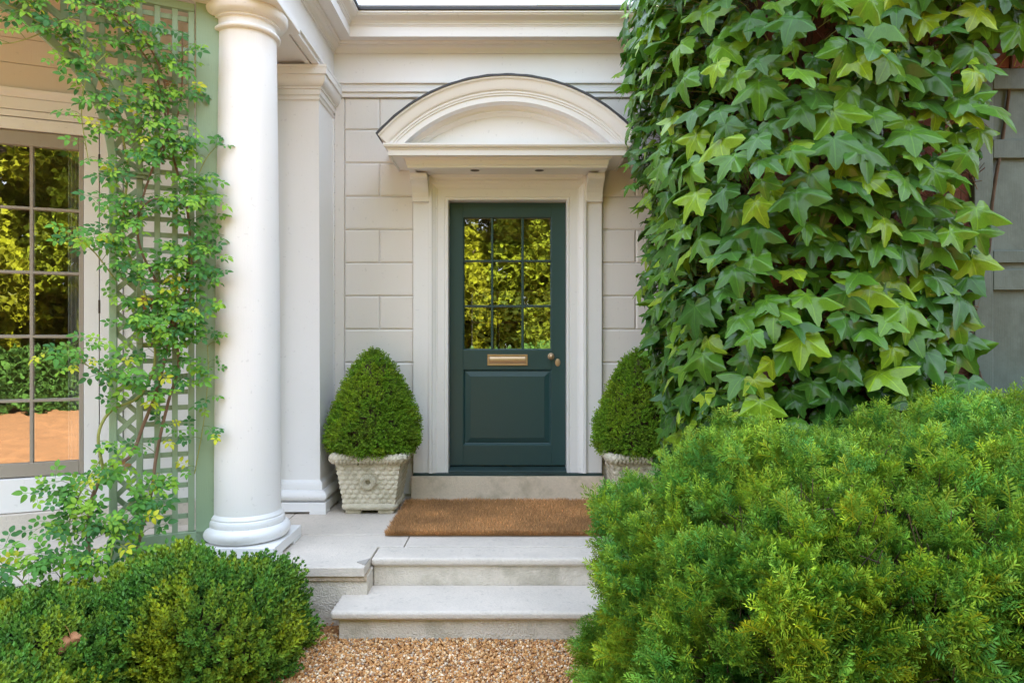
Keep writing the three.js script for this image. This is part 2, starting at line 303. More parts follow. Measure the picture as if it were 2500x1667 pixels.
// entablature, carried round from the wall to the portico
const eave = [[1.42, 0.02], [-1.378, 0.02], [-1.378, 1.44], [-3.9, 2.616]];
const ent = sub('entablature', house);
part('architrave', sweep(eave, [[-0.30, 3.212], [-0.085, 3.212], [-0.085, 3.187], [-0.052, 3.187], [-0.052, 3.202], [-0.035, 3.202], [-0.035, 3.187], [0.010, 3.187], [0.010, 3.2135], [0.014, 3.2135], [0.026, 3.2155], [0.026, 3.234], [0.0, 3.237]], XZ, 0.3), M.trim, ent);
part('architrave_fascia', cbox(-1.376, 1.3, 3.153, 3.1868, -0.02, 0.0295, 0.002), M.trim, ent);
part('architrave_fascia', cbox(-1.376, 1.3, 3.117, 3.1525, -0.02, 0.0165, 0.002), M.trim, ent);
part('frieze', sweep(eave, [[0, 3.2355], [0, 3.452]], XZ), M.trim, ent);
part('bed_moulding', sweep(eave, [[0, 3.449], [0.012, 3.449], [0.012, 3.462], [0.016, 3.464], ...curve(0.016, 3.464, 0.045, 3.495, 'cove', 6), [0.05, 3.497], [0.05, 3.503], ...curve(0.05, 3.503, 0.07, 3.517, 'ovolo', 4), [0.07, 3.523]], XZ, 0.5), M.trim, ent);
part('corona', sweep(eave, [[0.06, 3.522], [0.15, 3.522], [0.15, 3.512], [0.16, 3.512], [0.16, 3.590], [0.1, 3.590]], XZ, 0.3), M.trim, ent);
part('crown_moulding', sweep(eave, [[0.15, 3.590], [0.166, 3.590], [0.166, 3.598], [0.172, 3.600], [0.172, 3.610], [0.178, 3.612], ...curve(0.178, 3.612, 0.236, 3.652, 'cyma', 10), [0.242, 3.654], [0.242, 3.668], [0.15, 3.668]], XZ, 0.5), M.trim, ent);
part('flashing', sweep(eave, [[0.15, 3.6685], [0.25, 3.6685], [0.253, 3.672], [0.253, 3.692], [0.20, 3.70]], XZ, 0.4), M.lead, house, 'dark lead flashing along the cornice top');
// roofs: white metal sheets rising from the cornice, portico deck
const rise = 5.2, zr = -4.6, roof = sub('roof', house);
{
  const n = 8, x0 = -9, x1 = 1.5, w = (x1 - x0) / n;
  for (let k = 0; k < n; k++) { // sheets laid side by side
    const a = x0 + k * w + 0.002, b = x0 + (k + 1) * w - 0.002, L = Math.hypot(rise, 0.22 - zr), g = new THREE.BoxGeometry(b - a, 0.03, L); g.translate(0, 0, -L / 2); g.rotateX(Math.atan2(rise, 0.22 - zr)); g.translate((a + b) / 2, 3.715 + (k % 2) * 0.004, 0.215);
    part('roof_sheet', boxUV(g), M.roof, roof);
  }
  part('back_slope', boxUV(new THREE.BoxGeometry(11, 0.05, 7.6).translate(0, 0, 3.8).rotateX(Math.atan2(5.2, 5)).rotateY(PI).translate(-3.75, 8.9, -4.6).translate(0, 0, 0)), M.roof, roof);
  part('portico_deck', extrude([[-1.38, 0.0], [-1.38, 1.44], [-3.9, 2.61], [-9, 2.61], [-9, 0]].reverse(), 0.03, 3.69, 0), M.roof, roof);
  part('portico_ceiling', extrude([[-1.60, -0.02], [-1.60, 1.30], [-3.9, 2.38], [-9, 2.38], [-9, -0.02]].reverse(), 0.03, 3.40, 0), M.porchWall, roof);
}
part('back_wall', cbox(-9, -1.6, -0.4, 3.7, -9.6, -9.4, 0), M.siding, house);
part('gable_wall', cbox(-9.2, -9.0, -0.4, 6.2, -9.4, 2.5, 0), M.siding, house);

// ---------------------------------------------------------------- square pier against the wall
{
  const x1 = -1.376, x0 = -1.776, z1 = 0.41, pier = sub('pier', house), P = [[x1, 0.0], [x1, z1], [x0, z1], [x0, 0.0]];
  part('shaft', sweep(P, [[0.012, 0.215], [0.0, 0.235], [-0.003, 0.9], [-0.013, 2.97]], XZ, 0.2), M.trim, pier);
  part('capital', sweep(P, [[-0.013, 2.955], ...curve(-0.013, 2.957, 0.0, 2.965, 'ovolo', 3), [0.0, 2.970], [-0.011, 2.973], [-0.011, 2.984], ...curve(-0.011, 2.984, 0.0, 2.996, 'cove', 4), [0.002, 2.997], [0.002, 3.033], [0.012, 3.035], [0.012, 3.05], ...curve(0.012, 3.05, 0.05, 3.115, 'ovolo', 8), [0.05, 3.119], [0.061, 3.121], [0.061, 3.166], [0.064, 3.168], [0.064, 3.186], [-0.2, 3.186]], XZ, 0.45), M.trim, pier);
  part('base_moulding', sweep(P, [[0.05, 0.088], ...Array.from({ length: 9 }, (_, i) => { const t = -PI / 2 + i / 8 * PI; return [0.022 + 0.04 * Math.cos(t), 0.128 + 0.038 * Math.sin(t)]; }), [0.022, 0.17], [0.022, 0.182], ...curve(0.022, 0.182, 0.010, 0.222, 'cove', 5), [0.0, 0.225]], XZ, 0.5), M.trim, pier);
  part('plinth', cbox(x0 - 0.057, x1 + 0.057, 0.017, 0.083, 0.002, z1 + 0.057, 0.003), M.trim, pier);
  for (const [a, b, c, d] of [[x1 - 0.06, x1 + 0.057, z1 - 0.06, z1 + 0.057], [x0 - 0.057, x0 + 0.06, z1 - 0.06, z1 + 0.057], [x1 - 0.06, x1 + 0.057, 0.002, 0.11], [x0 - 0.057, x0 + 0.06, 0.002, 0.11]]) part('plinth_foot', cbox(a, b, 0.0, 0.0168, c, d, 0.002), M.trim, pier);
  part('core', cbox(x0 + 0.03, x1 - 0.03, 0.05, 3.18, 0.0, z1 - 0.03, 0), M.trim, pier);
}
// ---------------------------------------------------------------- round column
{
  const col = sub('column', house, 'smooth white round column with moulded base and capital'); col.position.set(-1.565, 0, 1.27);
  const sh = []; for (let i = 0; i <= 24; i++) { const t = i / 24, y = lerp(0.235, 3.0, t); sh.push([0.191 - 0.026 * Math.pow(t, 1.5), y]); }
  sh.unshift([0.197, 0.222], [0.205, 0.214]); sh.push([0.167, 3.006]);
  part('shaft', lathe(sh, 96), M.trim, col);
  part('base_moulding', lathe([[0.22, 0.079], ...Array.from({ length: 13 }, (_, i) => { const t = -PI / 2 + i / 12 * PI; return [0.203 + 0.043 * Math.cos(t), 0.123 + 0.043 * Math.sin(t)]; }), [0.214, 0.166], [0.214, 0.182], ...curve(0.214, 0.182, 0.204, 0.205, 'cove', 4), [0.204, 0.216], [0.18, 0.216]], 96), M.trim, col);
  part('capital', lathe([[0.160, 3.0], [0.167, 3.002], ...Array.from({ length: 7 }, (_, i) => { const t = -PI / 2 + i / 6 * PI; return [0.174 + 0.014 * Math.cos(t), 3.018 + 0.014 * Math.sin(t)]; }), [0.170, 3.034], [0.168, 3.04], [0.169, 3.068], ...curve(0.169, 3.068, 0.174, 3.074, 'cove', 3), [0.186, 3.075], [0.186, 3.085], ...curve(0.190, 3.086, 0.232, 3.135, 'ovolo', 9), [0.228, 3.145], [0.1, 3.145]], 96), M.trim, col);
  part('abacus', cbox(-0.24, 0.24, 3.145, 3.1865, -0.24, 0.24, 0.003), M.trim, col);
  part('plinth', cbox(-0.245, 0.245, 0.018, 0.078, -0.245, 0.245, 0.003), M.trim, col);
  for (const a of [-1, 1]) for (const b of [-1, 1]) part('plinth_foot', cbox(Math.min(a * 0.245, a * 0.10), Math.max(a * 0.245, a * 0.10), 0.0, 0.0178, Math.min(b * 0.245, b * 0.10), Math.max(b * 0.245, b * 0.10), 0.002), M.trim, col);
}

// ---------------------------------------------------------------- door surround, threshold, front door
{
  const s = sub('door_surround', house);
  for (const d of [-1, 1]) part('flat_jamb', cbox(Math.min(CX + d * 0.606, CX + d * 0.7275), Math.max(CX + d * 0.606, CX + d * 0.7275), 0.212, 2.296, -0.02, 0.040, 0.002), M.trim, s);
  part('architrave', sweep([[CX + 0.457, 0.213], [CX + 0.457, 2.316], [CX - 0.457, 2.316], [CX - 0.457, 0.213]],
    [[0, -0.16], [0, 0.030], [0.004, 0.036], [0.016, 0.036], [0.019, 0.028], [0.026, 0.028], [0.029, 0.034], [0.086, 0.034], [0.088, 0.040], [0.096, 0.040], ...curve(0.096, 0.040, 0.122, 0.056, 'cyma', 6), [0.125, 0.062], [0.1475, 0.062], [0.1475, 0.0]], XY, 0.45), M.trim, s);
  part('stone_threshold', rbox(CX - 0.742, CX + 0.742, -0.01, 0.190, -0.15, 0.062, 0.005, 2), M.threshold, s, 'tan stone step under the green door sill');
  const sill = [[CX - 0.7285, -0.06], [CX - 0.7285, 0.052], [CX + 0.7285, 0.052], [CX + 0.7285, -0.06]];
  part('door_sill', cbox(CX - 0.729, CX + 0.729, 0.1915, 0.2095, -0.02, 0.054, 0.003), M.sill, s, 'worn dark green wooden door sill');
  { const g = cbox(CX - 0.4555, CX + 0.4555, 0.2095, 0.232, -0.10, 0.045, 0.003), p = g.attributes.position; for (let i = 0; i < p.count; i++) if (p.getY(i) > 0.22) p.setY(i, p.getY(i) + (0.045 - p.getZ(i)) * 0.14 - 0.006); g.computeVertexNormals(); part('sill_slope', g, M.sill, s); }

  const d = sub('front_door', house, 'dark green door with nine panes above one raised panel'); const L = CX - 0.4545, W = 0.909, B = 0.253, T = 2.314, F = -0.06;
  const X = (f) => L + f * W / 0.913;
  const gx0 = X(0.105), gx1 = X(0.805), gy1 = T - 0.1115, gy0 = gy1 - 1.045, py1 = gy0 - 0.151, py0 = B + 0.156;
  part('stile', cbox(L, gx0, B, T, F - 0.045, F, 0.002), M.door, d); part('stile', cbox(gx1, L + W, B, T, F - 0.045, F, 0.002), M.door, d);
  part('top_rail', cbox(gx0, gx1, gy1, T - 0.0005, F - 0.044, F - 0.0006, 0.0015), M.door, d);
  part('lock_rail', cbox(gx0, gx1, py1, gy0, F - 0.044, F - 0.0006, 0.0015), M.door, d);
  part('bottom_rail', cbox(gx0, gx1, B + 0.0005, py0, F - 0.044, F - 0.0006, 0.0015), M.door, d);
  // bevelled stops round glass and panel
  const stop = (x0, x1, y0, y1) => sweep([[x1, y0], [x1, y1], [x0, y1], [x0, y0], [x1, y0]].map((q) => q), [[0.0, F - 0.001], [-0.004, F - 0.002], [-0.010, F - 0.012], [-0.010, F - 0.03]], XY, 0.3);
  part('raised_panel', sweepPanel(gx0, gx1, py0, py1, F), M.door, d);
  part('glazing_stop', stop(gx0, gx1, gy0, gy1), M.door, d);
  const mw = 0.023, pw = (gx1 - gx0 - 2 * mw) / 3, ph = (gy1 - gy0 - 2 * mw) / 3;
  for (let i = 1; i < 3; i++) { const x = gx0 + i * pw + (i - 0.5) * mw; part('glazing_bar', bar(x - mw / 2, x + mw / 2, gy0 + 0.009, gy1 - 0.009, F - 0.034, F - 0.003, 'v'), M.door, d); }
  for (let i = 1; i < 3; i++) { const y = gy0 + i * ph + (i - 0.5) * mw; part('glazing_bar', bar(gx0 + 0.009, gx1 - 0.009, y - mw / 2, y + mw / 2, F - 0.0345, F - 0.0035, 'h'), M.door, d); }
  for (let i = 0; i < 3; i++) for (let j = 0; j < 3; j++) {
    const x0 = gx0 + i * (pw + mw), y0 = gy0 + j * (ph + mw), g = new THREE.PlaneGeometry(pw + 0.008, ph + 0.008); g.rotateY(rr(-0.006, 0.006)); g.rotateX(rr(-0.008, 0.008)); g.translate(x0 + pw / 2, y0 + ph / 2, F - 0.022);
    const q = g.toNonIndexed(), p = q.attributes.position, uv = q.attributes.uv, ox = rr(0, 5), oy = rr(0, 5); for (let k = 0; k < p.count; k++) uv.setXY(k, p.getX(k) + ox, p.getY(k) + oy);
    part('pane', q, M.glass, d);
  }
  // letter slot
  const mx = L + W / 2 - 0.001, my = (gy0 + py1) / 2 - 0.002, slot = sub('letter_slot', d);
  part('letter_plate', mergeGeometries([cbox(mx - 0.158, mx + 0.158, my + 0.028, my + 0.044, F, F + 0.008, 0.002), cbox(mx - 0.158, mx + 0.158, my - 0.044, my - 0.028, F, F + 0.008, 0.002), cbox(mx - 0.158, mx - 0.142, my - 0.028, my + 0.028, F, F + 0.008, 0.002), cbox(mx + 0.142, mx + 0.158, my - 0.028, my + 0.028, F, F + 0.008, 0.002)]), M.brass, d);
  slot.removeFromParent();
  { const pts = []; for (let i = 0; i <= 8; i++) { const t = i / 8; pts.push([F + 0.002 + 0.007 * Math.sin(PI * t), my - 0.0265 + 0.053 * t]); }
    const pos = []; for (let i = 0; i < 8; i++) { const [z0, y0] = pts[i], [z1, y1] = pts[i + 1], a = mx - 0.141, b = mx + 0.141; pos.push(a, y0, z0, b, y0, z0, b, y1, z1, a, y0, z0, b, y1, z1, a, y1, z1); }
    const g = new THREE.BufferGeometry(); g.setAttribute('position', new THREE.Float32BufferAttribute(pos, 3)); part('letter_flap', boxUV(toCreasedNormals(g, 0.6)), M.brass, d); }
  const kn = (x, y, s) => { const g = new THREE.LatheGeometry([[0.0, 0.058], [0.012, 0.057], [0.020, 0.050], [0.0235, 0.040], [0.021, 0.031], [0.012, 0.024], [0.009, 0.016], [0.010, 0.006], [0.026, 0.004], [0.027, 0.0]].map(([r, h]) => new THREE.Vector2(r * s, h * s)), 28); g.rotateX(PI / 2); g.translate(x, y, F); return g; };
  part('door_knob', kn(X(0.8), gy0 - 0.05, 1), M.brass, d);
  { const g = new THREE.LatheGeometry([[0, 0.009], [0.8, 0.008], [0.97, 0.004], [1, 0]].map(([r, h]) => new THREE.Vector2(r * 0.021, h)), 28); g.rotateX(PI / 2); g.scale(1, 1.5, 1); g.translate(X(0.852), gy0 - 0.098, F); part('keyhole_cover', g, M.brass, d); }
}
function bar(x0, x1, y0, y1, z0, z1, way) { // glazing bar with sloping shoulders
  const g = cbox(x0, x1, y0, y1, z0, z1, 0), p = g.attributes.position, cx = (x0 + x1) / 2, cy = (y0 + y1) / 2;
  for (let i = 0; i < p.count; i++) if (p.getZ(i) > (z0 + z1) / 2) { if (way === 'v') p.setX(i, lerp(cx, p.getX(i), 0.55)); else p.setY(i, lerp(cy, p.getY(i), 0.55)); }
  g.computeVertexNormals(); return g;
}
function sweepPanel(x0, x1, y0, y1, F) { // sunk border, sloping field edge, flat field
  const rings = [[0, F - 0.001], [0.004, F - 0.002], [0.012, F - 0.014], [0.016, F - 0.016], [0.055, F - 0.006], [0.057, F - 0.004]], pos = [];
  const C = ([o, z]) => [[x0 + o, y0 + o, z], [x1 - o, y0 + o, z], [x1 - o, y1 - o, z], [x0 + o, y1 - o, z]];
  const quad = (A, B, c, D) => pos.push(...A, ...B, ...c, ...A, ...c, ...D);
  for (let i = 0; i < rings.length - 1; i++) { const a = C(rings[i]), b = C(rings[i + 1]); for (let k = 0; k < 4; k++) { const n = (k + 1) % 4; quad(a[k], a[n], b[n], b[k]); } }
  quad(...C(rings[rings.length - 1]));
  const g = new THREE.BufferGeometry(); g.setAttribute('position', new THREE.Float32BufferAttribute(pos, 3)); g.computeVertexNormals(); return boxUV(g);
}

// ---------------------------------------------------------------- arched hood over the door
{
  const hood = sub('door_hood', house, 'white segmental arched hood with dark roof edge on two brackets'), h = 0.727, zf = 0.35, U = [[CX + h, 0.0], [CX + h, zf], [CX - h, zf], [CX - h, 0.0]];
  part('cornice', sweep(U, [[-0.05, 2.485], [0, 2.485], [0, 2.503], [0.007, 2.505], [0.007, 2.520], ...curve(0.007, 2.52, 0.028, 2.546, 'cove', 5), [0.030, 2.552], [0.105, 2.552], [0.105, 2.544], [0.117, 2.544], [0.117, 2.580], [0.122, 2.582], [0.122, 2.591], ...curve(0.122, 2.591, 0.145, 2.607, 'ovolo', 4), [0.149, 2.609], [0.149, 2.622], [0.0, 2.632]], XZ, 0.45), M.trim, hood);
  part('soffit', cbox(CX - h + 0.001, CX + h - 0.001, 2.4975, 2.53, 0.001, zf - 0.001, 0), M.trim, hood);
  part('deck', cbox(CX - h - 0.06, CX + h + 0.06, 2.60, 2.625, 0.0, zf + 0.06, 0), M.trim, hood);
  const oy = 1.876, prof = [[0.975, 0.333], [0.985, 0.333], [0.985, 0.340], [0.992, 0.344], ...curve(0.992, 0.344, 1.012, 0.362, 'cyma', 6), [1.014, 0.368], [1.03, 0.37], [1.05, 0.385], [1.05, 0.467], [1.09, 0.467], [1.092, 0.475], [1.104, 0.475], [1.107, 0.482], [1.122, 0.482], ...curve(1.122, 0.484, 1.196, 0.522, 'cyma', 10), [1.200, 0.524], [1.208, 0.524], [1.208, 0.0]];
  const yEnd = (r) => r > 1.13 ? 2.622 + (r - 1.13) / 0.086 * 0.058 : 2.6205;
  const end = (r) => Math.acos(clamp((yEnd(r) - oy) / r, -1, 1)), N = 56, pos = [];
  const P = (j, t) => { const [r, z] = prof[j], a = lerp(-end(r), end(r), t); return [CX + r * Math.sin(a), oy + r * Math.cos(a), z]; };
  for (let i = 0; i < N; i++) for (let j = 0; j < prof.length - 1; j++) { const a = P(j, i / N), b = P(j, (i + 1) / N), c = P(j + 1, (i + 1) / N), e = P(j + 1, i / N); pos.push(...a, ...b, ...c, ...a, ...c, ...e); }
  for (const t of [0, 1]) { const flat = THREE.ShapeUtils.triangulateShape([...prof, [0.975, 0.0]].map(([r, z]) => new THREE.Vector2(r, z)), []), q = [...prof.map((_, j) => P(j, t)), (() => { const a = (t ? 1 : -1) * end(0.975); return [CX + 0.975 * Math.sin(a), oy + 0.975 * Math.cos(a), 0]; })()]; for (const f of flat) for (const k of f) pos.push(...q[k]); }
  let g = new THREE.BufferGeometry(); g.setAttribute('position', new THREE.Float32BufferAttribute(pos, 3)); part('arch_moulding', boxUV(toCreasedNormals(g, 0.45)), M.trim, hood);
  { const s = new THREE.Shape(), a = Math.acos((2.62 - oy) / 0.988), n = 40; for (let i = 0; i <= n; i++) { const t = lerp(-a, a, i / n); s[i ? 'lineTo' : 'moveTo'](CX + 0.988 * Math.sin(t), oy + 0.988 * Math.cos(t)); } s.closePath();
    part('tympanum', boxUV(new THREE.ExtrudeGeometry(s, { depth: 0.02, bevelEnabled: false }).translate(0, 0, 0.314)), M.trim, hood); }
  { const pos = [], n = 60, a1 = end(1.208) + 0.004, ring = [[1.2085, 0.53], [1.2235, 0.53], [1.2235, 0.0], [1.2085, 0.0], [1.2085, 0.53]], Q = (k, t) => { const [r, z] = ring[k], a = lerp(-a1, a1, t) + 0; const w = 1 + 0.0012 * Math.sin(t * 90) * (k < 2); return [CX + r * w * Math.sin(a), oy + r * w * Math.cos(a), z]; };
    for (let i = 0; i < n; i++) for (let k = 0; k < 4; k++) { const A = Q(k, i / n), B = Q(k, (i + 1) / n), C = Q(k + 1, (i + 1) / n), D = Q(k + 1, i / n); pos.push(...A, ...B, ...C, ...A, ...C, ...D); }
    for (const t of [0, 1]) { const q = [0, 1, 2, 3].map((k) => Q(k, t)); pos.push(...q[0], ...q[1], ...q[2], ...q[0], ...q[2], ...q[3]); }
    const g = new THREE.BufferGeometry(); g.setAttribute('position', new THREE.Float32BufferAttribute(pos, 3)); g.computeVertexNormals(); part('roof_covering', boxUV(g), M.lead, hood, 'dark felt roof edge along the arch'); }
  for (const x of [-0.275, 0.2035]) {
    part('downlight', new THREE.CylinderGeometry(0.036, 0.036, 0.004, 28).translate(x, 2.4957, 0.235), M.dark, hood, 'unlit dark recessed downlight');
    part('downlight_ring', new THREE.TorusGeometry(0.037, 0.004, 8, 28).rotateX(PI / 2).translate(x, 2.4965, 0.235), M.trim, hood);
  }
  // brackets: S-curved side profile
  for (const d of [-1, 1]) {
    const s = new THREE.Shape([[0.0, 2.300], [0.062, 2.300], [0.066, 2.33], [0.078, 2.365], [0.10, 2.395], [0.132, 2.420], [0.165, 2.434], [0.185, 2.438], [0.185, 2.444], [0.193, 2.447], [0.203, 2.456], [0.207, 2.468], [0.207, 2.4835], [0.0, 2.4835]].map(([z, y]) => new THREE.Vector2(z, y)));
    const g = new THREE.ExtrudeGeometry(s, { depth: 0.1235, bevelEnabled: true, bevelSize: 0.0015, bevelThickness: 0.0015, bevelOffset: -0.0015, bevelSegments: 1, steps: 1 }); g.rotateY(-PI / 2); // z->x
    g.translate(CX + d * 0.667 + 0.0618, 0, 0); part('bracket', boxUV(g), M.trim, hood);
    part('bracket_fillet', cbox(CX + d * 0.667 - 0.065, CX + d * 0.667 + 0.065, 2.2965, 2.3035, -0.01, 0.068, 0.002), M.trim, hood);
  }
  part('head_block', cbox(CX - 0.6045, CX + 0.6045, 2.4636, 2.4974, -0.02, 0.0605, 0), M.trim, hood);
  part('head_moulding', sweep([[CX + 0.55, 0.06], [CX + 0.55, 0.064], [CX - 0.55, 0.064], [CX - 0.55, 0.06]], [[0, 2.464], [0.010, 2.466], [0.010, 2.474], ...curve(0.010, 2.474, 0.032, 2.495, 'cyma', 6), [0.034, 2.497]], XZ, 0.5), M.trim, hood);
}

// ---------------------------------------------------------------- porch wall with the glazed garden door, turned away from the front
const pw = sub('porch_wall', house); pw.position.set(-3.16, 0, DIST - 4.22); pw.rotation.y = 22 * PI / 180;
{
  const gl = -0.65, gr = 0.411, sash = 0.03;
  part('wall', cbox(-3.5, gl - 0.13, 0.0, 3.5, -0.2, -0.03, 0), M.porchWall, pw);
  part('wall', cbox(0.54, 1.40, 0.0, 3.5, -0.2, -0.022, 0), M.porchWall, pw);
  part('wall', cbox(gl - 0.13, 0.54, 2.56, 3.5, -0.2, -0.03, 0), M.porchWall, pw);
  part('wall', cbox(gl - 0.13, 0.54, 0.0, 0.37, -0.2, -0.03, 0), M.porchWall, pw);
  for (let y = 2.80, k = 0; y < 3.45; y += 0.157, k++) part('wall_board', cbox(-3.4, 1.40, y + 0.0015, y + 0.1555, -0.028, 0.0, 0.003), M.porchWall, pw);
  part('base_stone', rbox(-3.5, 1.40, -0.01, 0.158, -0.1, 0.05, 0.006, 2), M.stone, pw);
  part('return_wall', cbox(1.401, 1.58, 0.0, 3.5, -0.55, -0.004, 0), M.porchWall, pw);
  part('apron_panel', cbox(-3.4, 0.80, 0.162, 0.372, -0.028, 0.022, 0.004), M.trim, pw);
  part('casing_board', cbox(0.441, 0.525, 0.374, 2.62, -0.03, 0.010, 0.003), M.trim, pw);
  part('casing_board', cbox(gl - 0.12, gl - 0.032, 0.374, 2.62, -0.03, 0.010, 0.003), M.trim, pw);
  part('jamb_board', cbox(0.532, 0.66, 0.374, 2.62, -0.03, 0.016, 0.003), M.trim, pw);
  part('jamb_board', cbox(0.664, 1.40, 0.162, 2.66, -0.03, 0.004, 0.003), M.trim, pw);
  part('head_board', cbox(gl - 0.12, 0.525, 2.545, 2.618, -0.03, 0.011, 0.003), M.trim, pw);
  part('head_casing', cbox(-3.4, 1.40, 2.668, 2.742, -0.03, 0.014, 0.003), M.trim, pw);
  part('head_casing', cbox(-3.4, 0.66, 2.624, 2.664, -0.03, 0.013, 0.003), M.trim, pw);
  part('head_moulding', sweep([[1.40, 0.0], [-3.4, 0.0]], [[0.014, 2.742], [0.02, 2.744], ...curve(0.02, 2.744, 0.045, 2.778, 'cyma', 6), [0.047, 2.79], [0.0, 2.795]], XZ), M.trim, pw);
  const fd = sub('garden_door', house, 'glazed garden door with taupe bars behind the trellis'); fd.position.copy(pw.position); fd.rotation.copy(pw.rotation);
  part('stile', cbox(gr, 0.437, 0.378, 2.54, -0.05, -0.005, 0.003), M.taupe, fd); part('stile', cbox(gl - 0.03, gl, 0.378, 2.54, -0.05, -0.005, 0.003), M.taupe, fd);
  part('bottom_rail', cbox(gl, gr, 0.378, 0.463, -0.05, -0.0055, 0.003), M.taupe, fd); part('top_rail', cbox(gl, gr, 2.452, 2.54, -0.05, -0.0055, 0.003), M.taupe, fd);
  const mw = 0.030, n = 4, w = (gr - gl - 3 * mw) / 4, ph = (2.452 - 0.463 - 4 * 0.026) / 5;
  for (let i = 1; i < 4; i++) { const x = gl + i * w + (i - 0.5) * mw; part('glazing_bar', bar(x - mw / 2, x + mw / 2, 0.463, 2.452, -0.04, -0.009, 'v'), M.taupe, fd); }
  for (let i = 1; i < 5; i++) { const y = 0.463 + i * ph + (i - 0.5) * 0.026; part('glazing_bar', bar(gl, gr, y - 0.013, y + 0.013, -0.0405, -0.0095, 'h'), M.taupe, fd); }
  for (let i = 0; i < 4; i++) for (let j = 0; j < 5; j++) { const g = new THREE.PlaneGeometry(w + 0.008, ph + 0.008); g.rotateY(rr(-0.004, 0.004)); g.rotateX(rr(-0.006, 0.006)); g.translate(gl + i * (w + mw) + w / 2, 0.463 + j * (ph + 0.026) + ph / 2, -0.028);
    const q = g.toNonIndexed(), p = q.attributes.position, uv = q.attributes.uv, ox = rr(0, 5), oy = rr(0, 5); for (let k = 0; k < p.count; k++) uv.setXY(k, p.getX(k) + ox, p.getY(k) + oy); part('pane', q, M.glass, fd); }
  for (const y of [0.52, 1.45, 2.39]) part('hinge', new THREE.CylinderGeometry(0.007, 0.007, 0.085, 10).translate(0.528, y, 0.012), M.iron, fd);
  // closed room behind
  const rm = sub('garden_room', house); rm.position.copy(pw.position); rm.rotation.copy(pw.rotation);
  part('floor', cbox(-2.5, 1.0, 0.2, 0.3, -2.6, -0.202, 0), M.floorWood, rm); part('ceiling', cbox(-2.5, 1.0, 3.0, 3.1, -2.6, -0.202, 0), M.room, rm);
  part('side_wall', cbox(-2.7, -2.5, 0, 3.5, -2.6, -0.202, 0), M.room, rm); part('side_wall', cbox(1.0, 1.2, 0, 3.5, -2.6, -0.202, 0), M.room, rm); part('back_wall', cbox(-2.7, 1.2, 0, 3.5, -2.8, -2.602, 0), M.room, rm);
  { const pts = []; for (let i = 0; i <= 20; i++) pts.push([0.33 + 0.12 * i / 20, -0.12 + 0.012 * Math.sin(i * 1.9)]); part('curtain', sweep(pts, [[0, 0.38], [0, 2.6]], XZ, 1.2), M.curtain, rm); }
}

// ================================================================== BRICK WING
const wing = thing('brick_wing', 'red brick side wing overgrown with ivy, with a grey-green shutter', 'building');
const WX = 1.24, WZ = 2.0;
part('wall', cbox(WX, 7, -0.5, 4.25, -6, WZ, 0), M.brick2, wing);
part('wing_roof', cbox(WX - 0.05, 7.2, 4.251, 4.36, -6.2, WZ + 0.1, 0.01), M.lead, wing);
{
  const r = rng(31);
  for (let k = 0; k < 45; k++) { // the courses that show at the far corner
    const y = -0.2 + k * 0.075, half = k % 2;
    for (const [a, b] of half ? [[0.004, 0.105], [0.117, 0.325]] : [[0.004, 0.212], [0.224, 0.325]]) part('brick', cbox(WX - 0.007 - r() * 0.003, WX + 0.01, y, y + 0.064, a, b, 0.003), r() < 0.5 ? M.brick : M.brick2, wing);
  }
  const sh = sub('shutter', wing, 'grey-green panelled shutter beside the ivy'), x0 = 2.21, x1 = 3.15, y0 = 0.85, y1 = 2.53, z = WZ;
  part('shutter_back', cbox(x0, x1, y0, y1, z + 0.002, z + 0.02, 0), M.shutter, sh);
  part('stile', cbox(x0, x0 + 0.09, y0, y1, z + 0.0205, z + 0.042), M.shutter, sh); part('stile', cbox(x1 - 0.09, x1, y0, y1, z + 0.0205, z + 0.042), M.shutter, sh); part('stile', cbox(2.66, 2.75, y0, y1, z + 0.0205, z + 0.042), M.shutter, sh);
  for (const [a, b] of [[y0, y0 + 0.1], [1.47, 1.57], [1.60, 1.66], [2.10, 2.19], [y1 - 0.1, y1]]) { part('rail', cbox(x0 + 0.091, 2.659, a, b, z + 0.0205, z + 0.041), M.shutter, sh); part('rail', cbox(2.751, x1 - 0.091, a, b, z + 0.0205, z + 0.041), M.shutter, sh); }
  part('lintel', cbox(2.2, 3.3, 2.535, 2.63, z + 0.002, z + 0.03), M.brick2, wing);
}

